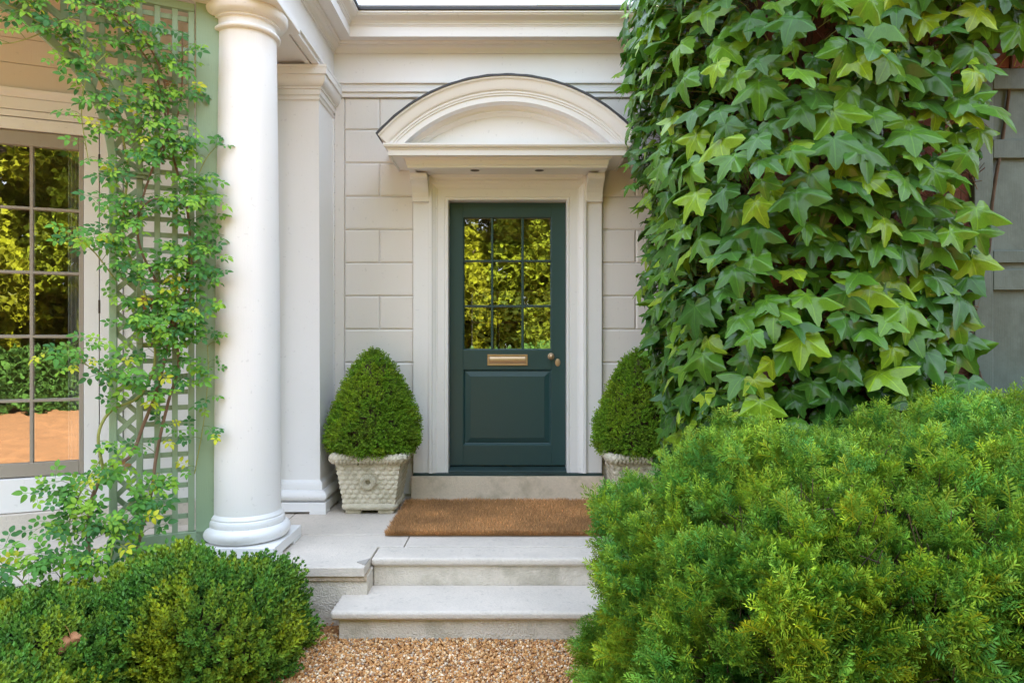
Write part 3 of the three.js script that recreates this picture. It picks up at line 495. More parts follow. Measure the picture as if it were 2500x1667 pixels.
// ================================================================== TRELLIS
const TA = 25 * PI / 180, trellis = thing('garden_trellis', 'sage green wooden trellis with an arch and cross lattice beside the white column', 'trellis', [-1.805, 0, DIST - 3.878]);
trellis.rotation.y = TA;
{
  const g = M.green, cu = 1.296, cy = 2.14, Ri = 0.896, Ro = 1.022, TOP = 3.09;
  const slat = (x0, x1, y0, y1, z0, z1) => part('slat', cbox(x0, x1, y0, y1, z0, z1, 0.0015), g, trellis);
  part('corner_board', cbox(0.006, 0.19, 0.075, 3.186, -0.02, 0.022), g, trellis);
  part('stile', cbox(-0.033, 0.0, 0.152, TOP, -0.015, 0.015), g, trellis);
  part('bottom_rail', cbox(-0.43, 0.09, 0.036, 0.151, -0.022, 0.022), g, trellis);
  for (const x of [-0.43, -0.03]) part('rail_foot', cbox(x, x + 0.05, 0.0, 0.0355, -0.022, 0.022), g, trellis);
  part('post', cbox(-0.42, -0.382, 0.152, 2.118, -0.022, 0.022), g, trellis); part('post', cbox(-0.290, -0.258, 0.152, 2.118, -0.014, 0.016), g, trellis);
  part('impost', cbox(-0.455, -0.235, 2.119, 2.134, -0.03, 0.036, 0.003), g, trellis); part('impost', cbox(-0.467, -0.223, 2.1345, 2.152, -0.034, 0.046, 0.003), g, trellis);
  part('top_rail', cbox(-1.5, 0.0, TOP + 0.0005, TOP + 0.045, -0.02, 0.02), g, trellis);
  const band = (r0, r1, z0, z1) => { const s = new THREE.Shape(), n = 40, a1 = 1.75; for (let i = 0; i <= n; i++) { const a = a1 * i / n; s[i ? 'lineTo' : 'moveTo'](-(cu - r1 * Math.cos(a)), cy + 0.012 + r1 * Math.sin(a)); } for (let i = n; i >= 0; i--) { const a = a1 * i / n; s.lineTo(-(cu - r0 * Math.cos(a)), cy + 0.012 + r0 * Math.sin(a)); } return boxUV(new THREE.ExtrudeGeometry(s, { depth: z1 - z0, bevelEnabled: true, bevelSize: 0.0015, bevelThickness: 0.0015, bevelSegments: 1, curveSegments: 4 }).translate(0, 0, z0)); };
  part('arch_band', band(Ri - 0.02, Ri + 0.018, -0.022, 0.022), g, trellis); part('arch_band', band(Ro - 0.016, Ro + 0.016, -0.012, 0.016), g, trellis);
  // upright slats
  for (const u of [0.10, 0.188]) slat(-u - 0.015, -u + 0.015, 0.152, TOP, 0.002, 0.0125);
  for (let u = 0.276; u < 1.45; u += 0.088) { const w = u < cu ? Math.sqrt(Math.max(0, 1.04 ** 2 - (cu - u) ** 2)) : Math.sqrt(Math.max(0, 1.04 ** 2 - (cu - u) ** 2)), y0 = Math.max(2.16, cy + 0.012 + w - 0.02); if (y0 < TOP - 0.03) slat(-u - 0.015, -u + 0.015, y0, TOP, 0.002, 0.0125); }
  // cross slats
  for (let y = 0.24; y < TOP - 0.04; y += 0.0877) {
    const dy = y - cy - 0.012; let u1 = 0.262;
    if (dy > 0) u1 = dy < 1.03 ? cu - Math.sqrt(1.04 ** 2 - dy * dy) + 0.02 : 1.45;
    slat(-u1, -0.034, y - 0.014, y + 0.014, -0.0095, 0.0005);
  }
  // diagonal lattice in the post strip
  const diag = (x0, y0, x1, y1, z) => { const L = Math.hypot(x1 - x0, y1 - y0), b = cbox(-L / 2, L / 2, -0.0135, 0.0135, z, z + 0.009, 0.0015); b.rotateZ(Math.atan2(y1 - y0, x1 - x0)); b.translate((x0 + x1) / 2, (y0 + y1) / 2, 0); part('slat', b, g, trellis); };
  for (let y = 0.16; y < 2.0; y += 0.112) { diag(-0.388, y, -0.284, y + 0.104, 0.0022); diag(-0.284, y, -0.388, y + 0.104, -0.0075); }
  for (let a = 0.02; a < 1.5; a += 0.118) { const P = (r, t) => [-(cu - r * Math.cos(t)), cy + 0.012 + r * Math.sin(t)]; diag(...P(Ri + 0.012, a), ...P(Ro - 0.01, a + 0.112), 0.0022); diag(...P(Ro - 0.01, a), ...P(Ri + 0.012, a + 0.112), -0.0075); }
}
trellis.updateMatrixWorld(true);

// ================================================================== PLANTERS AND DOORMAT
function makePlanter(label, x) {
  const t = thing('stone_planter', label, 'planter', [x, 0, 0.28], 'planters flanking the door'), m = M.planter, H = 0.425, wT = 0.235, wB = 0.175, y0 = 0.028;
  const half = (y) => lerp(wB, wT, (y - y0) / (H - y0)), r = rng(91);
  const geos = [];
  { // square tapering body
    const pos = [], Y = [y0 + 0.03, H - 0.02], C = (y) => { const h = half(y); return [[-h, y, h], [h, y, h], [h, y, -h], [-h, y, -h]]; };
    const a = C(Y[0]), b = C(Y[1]); for (let k = 0; k < 4; k++) { const n = (k + 1) % 4; pos.push(...a[k], ...a[n], ...b[n], ...a[k], ...b[n], ...b[k]); }
    const g = new THREE.BufferGeometry(); g.setAttribute('position', new THREE.Float32BufferAttribute(pos, 3)); g.computeVertexNormals(); geos.push(boxUV(g));
  }
  const knob = new THREE.SphereGeometry(1, 10, 6).toNonIndexed();
  for (let f = 0; f < 4; f++) for (let i = 0; i < 9; i++) {
    const y = y0 + 0.065 + i * 0.0345, h = half(y), n = 8, st = 2 * h / n;
    for (let j = 0; j < n; j++) { const u = -h + (j + (i % 2 ? 0.75 : 0.25)) * st; if (Math.abs(u) > h - 0.008) continue; if (f === 0 && Math.hypot(u, y - 0.235) < 0.052) continue;
      const g = knob.clone(); g.scale(st * 0.40 * rr(0.9, 1.1, r), 0.0165, 0.0075 * rr(0.8, 1.2, r)); g.rotateX(-0.15); g.rotateZ(rr(-0.06, 0.06, r)); g.translate(u, y, h - 0.001); g.rotateY(f * PI / 2); geos.push(boxUV(g)); }
  }
  part('body', mergeGeometries(geos.map((g) => { const q = g.index ? g.toNonIndexed() : g; for (const k of Object.keys(q.attributes)) if (!['position', 'normal', 'uv'].includes(k)) q.deleteAttribute(k); return q; })), m, t);
  // rope rim
  const sqPath = (h, rad, n) => { const pts = [], seg = [[h - rad, h - rad, 0], [-h + rad, h - rad, 1], [-h + rad, -h + rad, 2], [h - rad, -h + rad, 3]]; for (const [cx, cz, q] of seg) for (let i = 0; i <= n; i++) { const a = q * PI / 2 + i / n * PI / 2; pts.push([cx + rad * Math.cos(a), cz + rad * Math.sin(a)]); } return pts; };
  const rope = (h, y, rad, twist, depth, name, squash) => {
    const base = sqPath(h, 0.035, 5), dense = []; for (let i = 0; i < base.length; i++) { const [ax, az] = base[i], [bx, bz] = base[(i + 1) % base.length], L = Math.hypot(bx - ax, bz - az), n = Math.max(1, Math.round(L / 0.007)); for (let k = 0; k < n; k++) dense.push([lerp(ax, bx, k / n), lerp(az, bz, k / n)]); }
    const pos = [], idx = [], N = dense.length, S = 18; let len = 0;
    for (let i = 0; i <= N; i++) { const [x, z] = dense[i % N], [px, pz] = dense[(i - 1 + N) % N], [nx, nz] = dense[(i + 1) % N], tx = nx - px, tz = nz - pz, l = Math.hypot(tx, tz); if (i) len += Math.hypot(x - px, z - pz);
      for (let s = 0; s <= S; s++) { const a = s / S * 2 * PI, rg = rad * (1 + depth * (Math.pow(Math.abs(Math.sin((a * 1.4 + len * twist) * 0.5 + 0)), 0.6) - 0.6)); pos.push(x + (tz / l) * rg * Math.cos(a), y + rg * squash * Math.sin(a), z - (tx / l) * rg * Math.cos(a)); } }
    for (let i = 0; i < N; i++) for (let s = 0; s < S; s++) { const a = i * (S + 1) + s, b = a + S + 1; idx.push(a, a + 1, b, b, a + 1, b + 1); }
    const g = new THREE.BufferGeometry(); g.setAttribute('position', new THREE.Float32BufferAttribute(pos, 3)); g.setIndex(idx); g.computeVertexNormals(); const q = boxUV(g); part(name, q, m, t);
  };
  rope(0.242, H - 0.022, 0.034, 2 * PI / 0.027, 0.38, 'rope_rim', 0.95);
  rope(wB + 0.004, y0 + 0.026, 0.022, 2 * PI / 0.013, 0.2, 'base_band', 1.1);
  part('inner_rim', boxUV(new THREE.TorusGeometry(0.20, 0.03, 8, 40).rotateX(PI / 2).translate(0, H - 0.03, 0)), m, t);
  for (const a of [-1, 1]) for (const b of [-1, 1]) part('foot', cbox(Math.min(a * 0.17, a * 0.06), Math.max(a * 0.17, a * 0.06), 0.0, 0.03, Math.min(b * 0.17, b * 0.06), Math.max(b * 0.17, b * 0.06), 0.006), m, t);
  { const g = new THREE.TorusGeometry(0.038, 0.020, 12, 120), p = g.attributes.position; for (let i = 0; i < p.count; i++) { const x = p.getX(i), y = p.getY(i), z = p.getZ(i), a = Math.atan2(y, x), R0 = Math.hypot(x, y), k = 1 + 0.16 * (Math.pow(Math.abs(Math.sin(a * 10)), 0.6) - 0.5); const rr2 = 0.038 + (R0 - 0.038) * k; p.setXYZ(i, Math.cos(a) * rr2, Math.sin(a) * rr2, z * k); } g.computeVertexNormals(); g.rotateX(0.15); g.translate(0, 0.235, half(0.235) + 0.012); part('wreath', boxUV(g), m, t, 'ribbed round wreath'); }
  part('soil', boxUV(new THREE.CylinderGeometry(0.215, 0.215, 0.02, 24).translate(0, H - 0.045, 0)), M.soil, t);
  return t;
}
makePlanter('square basket-weave stone planter standing beside the white pier', -1.014);
makePlanter('square stone planter half hidden by the yew hedge and ivy', 0.935);

const mat = thing('doormat', 'brown coir doormat lying before the front door', 'doormat', [CX, 0, 0.555]);
{
  const r = rng(41), list = [], hw = 0.765, hd = 0.455, H = 0.016;
  part('backing', rbox(-hw, hw, 0.002, H, -hd, hd, 0.006, 2), M.coir, mat);
  const g = new THREE.BufferGeometry(); g.setAttribute('position', new THREE.Float32BufferAttribute([-0.0011, 0, 0, 0.0011, 0, 0, 0.0004, 1, 0.22, -0.0011, 0, 0, 0.0004, 1, 0.22, -0.0004, 1, 0.22, 0, 0, -0.0011, 0, 0, 0.0011, 0, 1, 0.22, 0, 0, -0.0011, 0, 1, 0.22, 0, 1, 0.222], 3)); g.computeVertexNormals();
  for (let i = 0; i < 80000; i++) {
    const front = r() < 0.16; let x = rr(-hw, hw, r), z = front ? hd - Math.pow(r(), 2) * 0.05 : rr(-hd, hd, r); const cr = 0.03, ex = Math.abs(x) - hw + cr, ez = Math.abs(z) - hd + cr; if (ex > 0 && ez > 0 && Math.hypot(ex, ez) > cr) continue;
    const lean = 0.45, edge = clamp((z - hd + 0.03) / 0.03), edgeX = clamp((Math.abs(x) - hw + 0.03) / 0.03) * Math.sign(x);
    const d = V(rr(-lean, lean, r) + edgeX * 0.9, 1 - 0.35 * edge, rr(-lean, lean, r) + edge * 0.7).normalize(), sx = V(1, 0, 0).cross(d).normalize().applyAxisAngle(d, r() * 6.3), sz = sx.clone().cross(d);
    const L = rr(0.014, 0.030, r) * (0.85 + 0.3 * vnoise(x * 9, 3, z * 9)), m = frame(sx, d.clone().multiplyScalar(L), sz.multiplyScalar(L), V(x, H - 0.005, z));
    const w = 0.62 + 0.55 * vnoise(x * 6 + 9, 0, z * 6) , k = rr(0.45, 1.25, r) * w, pale = r() < 0.05 ? 1.9 : 1;
    list.push([m, lin(0.68 * k * pale, 0.365 * k * pale, 0.145 * k * pale)]);
  }
  instances('pile', g, M.fibre, list, mat);
}

// ================================================================== FOLIAGE HELPERS
const leafMat = (o) => new THREE.MeshPhysicalMaterial({ side: THREE.DoubleSide, roughness: 1, specularIntensity: 0.25, transmission: 0.28, thickness: 0, clearcoat: 0.55, clearcoatRoughness: 0.38, ...o });
function diamondLeaf(L, w, fold, droop) { // pos of a small folded leaf along +y, face +z
  const b = [0, 0, 0], l = [-w, L * 0.5, fold], t = [0, L, -droop], r = [w, L * 0.5, fold], c = [0, L * 0.5, 0];
  return [b, c, l, l, c, t, b, r, c, c, r, t].map((q) => [...q]);
}
function addTris(pos, tris, m) { const v = V(); for (const q of tris) { v.set(...q).applyMatrix4(m); pos.push(v.x, v.y, v.z); } }
function sprigGeo(seed, o) { // upright sprig with opposite leaves; o: len, pairs, leaf, width
  const r = rng(seed), pos = [], col = [];
  const put = (m, L, w, c) => { const n0 = pos.length / 3; addTris(pos, diamondLeaf(L, w, w * 0.25, L * 0.08), m); for (let i = n0; i < pos.length / 3; i++) col.push(...c); };
  for (let i = 0; i < o.pairs; i++) {
    const t = i / (o.pairs - 1), y = lerp(0.1, 1, t) * o.len, tilt = lerp(1.05, 0.55, t), L = o.leaf * lerp(1, 0.75, t) * rr(0.9, 1.1, r);
    for (let k = 0; k < 2; k++) { const yaw = i * PI / 2 + k * PI + rr(-0.25, 0.25, r), m = new THREE.Matrix4().makeRotationY(yaw).multiply(new THREE.Matrix4().makeRotationX(tilt + rr(-0.15, 0.15, r))).setPosition(0, y, 0); const g = lerp(0.8, 1.2, t) * rr(0.9, 1.1, r); put(m, L, L * o.width, [g * lerp(0.9, 1.12, t), g, g * 0.9]); }
  }
  put(new THREE.Matrix4().makeRotationX(0.1).setPosition(0, o.len, 0), o.leaf * 0.7, o.leaf * 0.25, [1.3, 1.15, 0.9]);
  const w = 0.0009; for (let k = 0; k < 3; k++) { const a = k * 2.09, b = (k + 1) * 2.09; pos.push(w * Math.cos(a), 0, w * Math.sin(a), w * Math.cos(b), 0, w * Math.sin(b), 0, o.len, 0); col.push(1.2, 0.8, 0.6, 1.2, 0.8, 0.6, 1.2, 0.8, 0.6); }
  const g = new THREE.BufferGeometry(); g.setAttribute('position', new THREE.Float32BufferAttribute(pos, 3)); g.setAttribute('color', new THREE.Float32BufferAttribute(col, 3)); g.computeVertexNormals(); return g;
}
function yewGeo(seed, curl) { // one yew branchlet: a leading shoot and two side shoots, flat needles in two ranks
  const r = rng(seed), pos = [], col = [];
  const shoot = (base, yaw, pitch, len, n) => {
    const q = new THREE.Matrix4().makeRotationZ(yaw).multiply(new THREE.Matrix4().makeRotationX(pitch)).setPosition(base), spine = (t) => V(0, t * len, -curl * t * t * len), needle = 0.30;
    const add = (a, c) => { for (const v of a) { const w = v.clone().applyMatrix4(q); pos.push(w.x, w.y, w.z); col.push(...c); } };
    for (let i = 0; i < n; i++) for (const s of [-1, 1]) {
      const t = 0.08 + 0.92 * i / n + rr(-0.015, 0.015, r), p = spine(t), out = lerp(1.25, 0.5, t * t * t) + rr(-0.2, 0.2, r), lift = rr(-0.1, 0.85, r), L = needle * (t < 0.2 ? 0.75 : 1) * lerp(1.05, 0.7, t * t * t) * rr(0.8, 1.12, r);
      const d = V(s * Math.sin(out), Math.cos(out), Math.sin(lift) * 0.8).normalize(), w = V(0, 0, 1).cross(d).normalize().multiplyScalar(0.026), c = p.clone().addScaledVector(d, L * 0.55).add(V(0, 0, 0.025)), e = p.clone().addScaledVector(d, L).add(V(0, 0, -0.02)), k = rr(0.8, 1.15, r);
      add([p, c.clone().sub(w), c.clone().add(w), c.clone().sub(w), e, c.clone().add(w)], [k * lerp(0.75, 1.3, t * t), k * lerp(0.85, 1.15, t), k]);
    }
    for (let i = 0; i < 4; i++) { const a = spine(i / 4), c = spine((i + 1) / 4), w = V(0.012, 0, 0); add([a.clone().sub(w), a.clone().add(w), c.clone().add(w), a.clone().sub(w), c.clone().add(w), c.clone().sub(w)], [1.5, 1.05, 0.8]); }
  };
  shoot(V(0, 0, 0), 0, 0, 1, 14); shoot(V(0, 0.25, 0), 0.85, 0.25, 0.62, 8); shoot(V(0, 0.38, 0), -0.8, -0.15, 0.55, 7);
  const g = new THREE.BufferGeometry(); g.setAttribute('position', new THREE.Float32BufferAttribute(pos, 3)); g.setAttribute('color', new THREE.Float32BufferAttribute(col, 3)); g.computeVertexNormals(); return g;
}
function dirFrame(d, r, s) { const x = V(0, 1, 0).cross(d); if (x.lengthSq() < 1e-4) x.set(1, 0, 0); x.normalize().applyAxisAngle(d, r() * 2 * PI); const z = x.clone().cross(d); return [x.multiplyScalar(s), d.clone().multiplyScalar(s), z.multiplyScalar(s)]; }

// ================================================================== BOX TOPIARIES
const boxMat = leafMat({ color: lin(1, 1, 1), vertexColors: true, transmission: 0, clearcoat: 0.4 });
const sprigSmall = [1, 2].map((s) => sprigGeo(s, { len: 0.034, pairs: 4, leaf: 0.0155, width: 0.29 }));
function profileR(y) { const P = [[0.395, 0.22], [0.43, 0.292], [0.47, 0.322], [0.52, 0.333], [0.60, 0.326], [0.684, 0.302], [0.78, 0.266], [0.874, 0.226], [0.97, 0.178], [1.055, 0.125], [1.11, 0.075], [1.15, 0.025], [1.16, 0.0]]; for (let i = 1; i < P.length; i++) if (y <= P[i][0]) return lerp(P[i - 1][1], P[i][1], (y - P[i - 1][0]) / (P[i][0] - P[i - 1][0])); return 0; }
function makeTopiary(label, x, z, seed) {
  const t = thing('boxwood_topiary', label, 'topiary', [x, 0, z], 'clipped box cones in the planters'), r = rng(seed);
  { const pts = []; for (let i = 0; i <= 14; i++) { const y = lerp(0.40, 1.10, i / 14); pts.push(new THREE.Vector2(Math.max(0.001, profileR(y) * 0.86 - 0.012), y)); } part('branches', new THREE.LatheGeometry(pts, 24), M.twig, t); }
  part('trunk', new THREE.CylinderGeometry(0.02, 0.026, 0.2, 10).translate(0, 0.42, 0), M.bark, t);
  const lists = [[], []];
  for (let i = 0; i < 12500; i++) {
    const y = lerp(0.395, 1.155, Math.pow(r(), 1.15)); if (r() > (profileR(y) + 0.05) / 0.38) { continue; }
    const a = r() * 2 * PI, depth = Math.pow(r(), 1.6) * 0.05, lump = (vnoise(Math.cos(a) * 5 + 9 + seed, y * 11, Math.sin(a) * 5 + 9) - 0.5) * 0.05, R0 = profileR(y) + lump - depth - 0.012;
    if (R0 < 0 || vnoise(Math.cos(a) * 9 + seed, y * 22, Math.sin(a) * 9 + 4) < 0.27) continue;
    const sl = (profileR(y + 0.02) - profileR(y - 0.02)) / 0.04, n = V(Math.cos(a), -sl * 0.9, Math.sin(a)).normalize();
    const d = n.multiplyScalar(1).add(V(rr(-0.95, 0.95, r), rr(-0.4, 0.95, r), rr(-0.95, 0.95, r))).normalize();
    const s = rr(0.8, 1.3, r), [ax, ay, az] = dirFrame(d, r, s), patch = vnoise(Math.cos(a) * 3 + 5, y * 7, Math.sin(a) * 3 + seed), k = rr(0.6, 1.3, r), warm = patch > 0.62 ? 1.35 : 1;
    lists[i % 2].push([frame(ax, ay, az, V(Math.cos(a) * R0, y, Math.sin(a) * R0)), lin(0.15 * k * warm, 0.31 * k * (0.8 + 0.4 * patch), 0.022 * k)]);
  }
  const m = mergeLists(lists, sprigSmall, boxMat, t); return t;
}
function mergeLists(lists, geos, mat, parent, name = 'foliage') { lists.forEach((l, i) => l.length && instances(name, geos[i], mat, l, parent)); }
makeTopiary('box clipped to a pointed cone in the planter beside the white pier', -1.014, 0.28, 51);
makeTopiary('box clipped to a pointed cone behind the yew hedge and ivy', 0.935, 0.28, 52);

// ================================================================== LOW BOX HEDGE
const sprigBig = [3, 4, 5].map((s) => sprigGeo(s, { len: 0.075, pairs: 6, leaf: 0.026, width: 0.24 }));
function makeMound(label, c, e, seed, count) {
  const t = thing('boxwood_shrub', label, 'shrub', [c[0], GY, c[2]], 'low box shrubs along the terrace edge'), r = rng(seed), lists = [[], [], []];
  const core = new THREE.SphereGeometry(1, 24, 14); core.scale(e[0] * 0.82, e[1] * 0.84, e[2] * 0.82); part('branches', core, M.twig, t);
  for (let i = 0; i < count; i++) {
    const y = rr(-0.15, 1, r), a = r() * 2 * PI, q = Math.sqrt(Math.max(0, 1 - y * y)), n = V(q * Math.cos(a), y, q * Math.sin(a));
    const sq = Math.pow(Math.abs(n.x) ** 2.6 + Math.abs(n.y) ** 2.6 + Math.abs(n.z) ** 2.6, -1 / 2.6);
    const lump = 1 + (vnoise(n.x * 3 + seed, n.y * 3 + 7, n.z * 3) - 0.5) * 0.26 + (vnoise(n.x * 8 + seed, n.y * 8 + 7, n.z * 8) - 0.5) * 0.12, dp = 1 - Math.pow(r(), 1.7) * 0.16;
    const p = V(n.x * e[0], n.y * e[1], n.z * e[2]).multiplyScalar(sq * lump * dp - 0.06); if (p.y < 0.01) continue;
    const d = V(n.x / e[0], n.y / e[1], n.z / e[2]).normalize().multiplyScalar(0.75).add(V(rr(-0.45, 0.45, r), rr(0.15, 1.0, r), rr(-0.45, 0.45, r))).normalize();
    const [ax, ay, az] = dirFrame(d, r, rr(0.75, 1.3, r)), w = vnoise(p.x * 6 + 3, p.y * 6, p.z * 6 + seed), yel = clamp((w - 0.5) * 2.2 + rr(-0.1, 0.45, r)), k = rr(0.65, 1.25, r);
    lists[i % 3].push([frame(ax, ay, az, p), lin(k * lerp(0.070, 0.235, yel), k * lerp(0.20, 0.31, yel), k * lerp(0.028, 0.016, yel))]);
  }
  mergeLists(lists, sprigBig, boxMat, t);
  return t;
}
makeMound('bushy low box shrub in front of the column plinth', [-1.53, 0, 1.98], [0.50, 0.45, 0.44], 61, 6500);
makeMound('low box shrub at the foot of the climbing rose', [-2.22, 0, 2.30], [0.56, 0.38, 0.44], 62, 6500);
makeMound('low box shrub nearest the garden door, with yellowing sprigs', [-2.20, 0, 2.85], [0.62, 0.33, 0.40], 63, 4500);

// ================================================================== YEW HEDGE
const yew = thing('yew_hedge', 'dense bright green yew hedge beside the stone steps', 'hedge', [2.09, GY, 2.72]);
{
  const geos = [yewGeo(71, 0.12), yewGeo(72, 0.3), yewGeo(73, -0.1)], lists = [[], [], []], r = rng(77), a = 1.78, b = 1.245, c = 0.92;
  const f = (x, y, z) => Math.pow(Math.pow(Math.pow(Math.abs(x), 5) + Math.pow(Math.abs(z), 5), 3.3 / 5) + Math.pow(Math.abs(y), 3.3), 1 / 3.3);
  const holes = [[-0.62, 0.62, 0.92, 0.11], [0.2, 0.75, 0.95, 0.07], [0.02, 0.45, 0.95, 0.08], [0.55, 0.5, 0.95, 0.07]];
  const cand = (layer, count) => {
    for (let i = 0; i < count; i++) {
      let x, y, z; const s = r(); if (s < 0.42) { x = rr(-1, 0.75, r); y = rr(0, 1, r); z = 1; } else if (s < 0.78) { x = rr(-1, 0.75, r); y = 1; z = rr(-1, 1, r); } else { x = -1; y = rr(0, 1, r); z = rr(-1, 1, r); }
      const k = 1 / f(x, y, z), clumps = vnoise(x * 15 + 20, y * 11 + 3, z * 9 + 9), lump = 1 + (vnoise(x * 4.5 + 20, y * 4 + 3, z * 3 + 9) - 0.5) * 0.15 + (clumps - 0.5) * 0.13, dp = 1 - layer - Math.pow(r(), 1.6) * 0.05;
      if (layer < 0.05 && clumps < 0.36 && r() < 0.85) continue;
      const q = V(x * k, y * k, z * k), p = V(q.x * a, q.y * b, q.z * c).multiplyScalar(lump * dp - 0.05);
      if (p.y < 0.0) continue;
      if (layer < 0.05 && holes.some(([hx, hy, hz, hr]) => Math.hypot(p.x - hx * a * 0.9, p.y - hy * 1.0, (p.z - hz * c) * 0.4) < hr)) continue;
      const n = V(q.x ** 3 / a, q.y / b, q.z ** 3 / c).normalize(), d = n.add(V(rr(-0.8, 0.8, r), rr(-0.35, 0.75, r), rr(-0.5, 0.7, r))).normalize();
      const sc = rr(0.058, 0.105, r), [ax, ay, az] = dirFrame(d, r, sc), w = vnoise(p.x * 5 + 3, p.y * 5, p.z * 5 + 5), yl = clamp(0.42 + (w - 0.5) * 0.8 + rr(-0.38, 0.38, r)), kk = rr(0.7, 1.2, r);
      lists[i % 3].push([frame(ax, ay, az, p), lin(kk * lerp(0.075, 0.30, yl), kk * lerp(0.225, 0.42, yl), kk * lerp(0.030, 0.020, yl))]);
    }
  };
  cand(0, 13500); cand(0.06, 5500); cand(0.13, 6000);
  const core = new THREE.SphereGeometry(1, 40, 24), p = core.attributes.position; for (let i = 0; i < p.count; i++) { const x = p.getX(i), y = p.getY(i), z = p.getZ(i), k = 0.70 / f(x, y, z); p.setXYZ(i, x * k * a, Math.max(0.02, y * k * b), z * k * c); } core.computeVertexNormals();
  part('branches', core, M.twig, yew);
  const tw = []; for (let i = 0; i < 5000; i++) { const x = rr(-1, 0.7, r), y = rr(0.05, 1, r), z = rr(-0.4, 1, r), k = rr(0.68, 0.92, r) / f(x, y, z), p = V(x * k * a, Math.abs(y * k * b), z * k * c), d = V(x * 0.6, y + rr(-0.2, 0.6, r), z).add(V(rr(-0.5, 0.5, r), rr(-0.4, 0.4, r), rr(-0.5, 0.5, r))).normalize(), [ax, ay, az] = dirFrame(d, r, 1), L = rr(0.08, 0.2, r), q = rr(0.5, 1.3, r); tw.push([frame(ax, ay.multiplyScalar(L), az, p), lin(0.10 * q, 0.062 * q, 0.036 * q)]); }
  instances('twigs', new THREE.CylinderGeometry(0.0013, 0.0024, 1, 4, 1), std({ color: lin(1, 1, 1), roughness: 1 }), tw, yew);
  mergeLists(lists, geos, leafMat({ color: lin(1, 1, 1), vertexColors: true, transmission: 0, clearcoat: 0.3 }), yew);
}

// ================================================================== IVY
const ivyOutline = (() => { // right half from tip to stalk notch: [angle from the tip, radius]
  const h = [[0, 1.0], [5, 0.90], [11, 0.76], [15, 0.73], [21, 0.60], [29, 0.53], [37, 0.60], [42, 0.72], [47, 0.77], [54, 0.92], [59, 1.0], [64, 0.86], [72, 0.76], [80, 0.64], [92, 0.60], [106, 0.54], [122, 0.55], [140, 0.48], [158, 0.34], [172, 0.13]];
  return [...h, ...h.slice(1).reverse().map(([a, r]) => [-a, r])];
})();
function ivyGeo(seed, curl, droop) {
  const r = rng(seed), N = ivyOutline.length, pos = [0, 0, 0], idx = [], uv = [0.5, 0.5], rings = [0.5, 1], asym = rr(0.9, 1.1, r), ph = r() * 6;
  for (const k of rings) for (const [deg, rad] of ivyOutline) {
    const a = deg * PI / 180, q = rad * k * (deg > 0 ? asym : 2 - asym) * (k === 1 ? rr(0.97, 1.04, r) : lerp(1, 0.86 / Math.max(0.6, rad), 0.25)), x = q * Math.sin(a), y = -q * Math.cos(a);
    const fold = q * (1 - Math.abs(Math.cos(a * 90 / 59))), z = -droop * Math.pow(q, 1.9) + curl * fold + 0.035 * k * Math.sin(a * 5 + ph) - 0.10 * Math.abs(x) * curl;
    pos.push(x, y, z); uv.push(0.5 + x * 0.45, 0.55 + y * 0.45);
  }
  for (let i = 0; i < N; i++) { const n = (i + 1) % N, a = 1 + i, b = 1 + n, c = 1 + N + i, d = 1 + N + n; idx.push(0, a, b, a, c, d, a, d, b); }
  const g = new THREE.BufferGeometry(); g.setAttribute('position', new THREE.Float32BufferAttribute(pos, 3)); g.setAttribute('uv', new THREE.Float32BufferAttribute(uv, 2)); g.setIndex(idx); g.computeVertexNormals(); return g;
}
const veinMap = tex(512, (u, v) => { // pale veins and a mottled blade
  const x = (u - 0.5) / 0.45, y = (v - 0.55) / 0.45, q = Math.hypot(x, y), a = Math.atan2(x, -y) * 180 / PI; let w = 0;
  for (const t of [0, 59, -59, 122, -122]) { const s = (a - t) * PI / 180, dd = q * Math.abs(Math.sin(s)); if (Math.cos(s) > 0) { w = Math.max(w, clamp(1 - dd / (0.034 * (1.15 - q * 0.7)))); const al = q * Math.cos(s), f = ((al - dd * 1.1) * 6.5 % 1 + 1) % 1; if (dd < 0.34) w = Math.max(w, 0.40 * clamp(1 - Math.min(f, 1 - f) / 0.05)); } }
  const m = 0.46 + 0.26 * fbm(u, v, 10, 4, 401) + 0.12 * fbm(u, v, 60, 2, 402); return [clamp(m + 0.46 * w), clamp(m + 0.36 * w), clamp(m + 0.22 * w)];
});
veinMap.wrapS = veinMap.wrapT = THREE.ClampToEdgeWrapping;
const ivy = thing('ivy_vine', 'thick Boston ivy with glossy lobed leaves covering the brick wing', 'ivy');
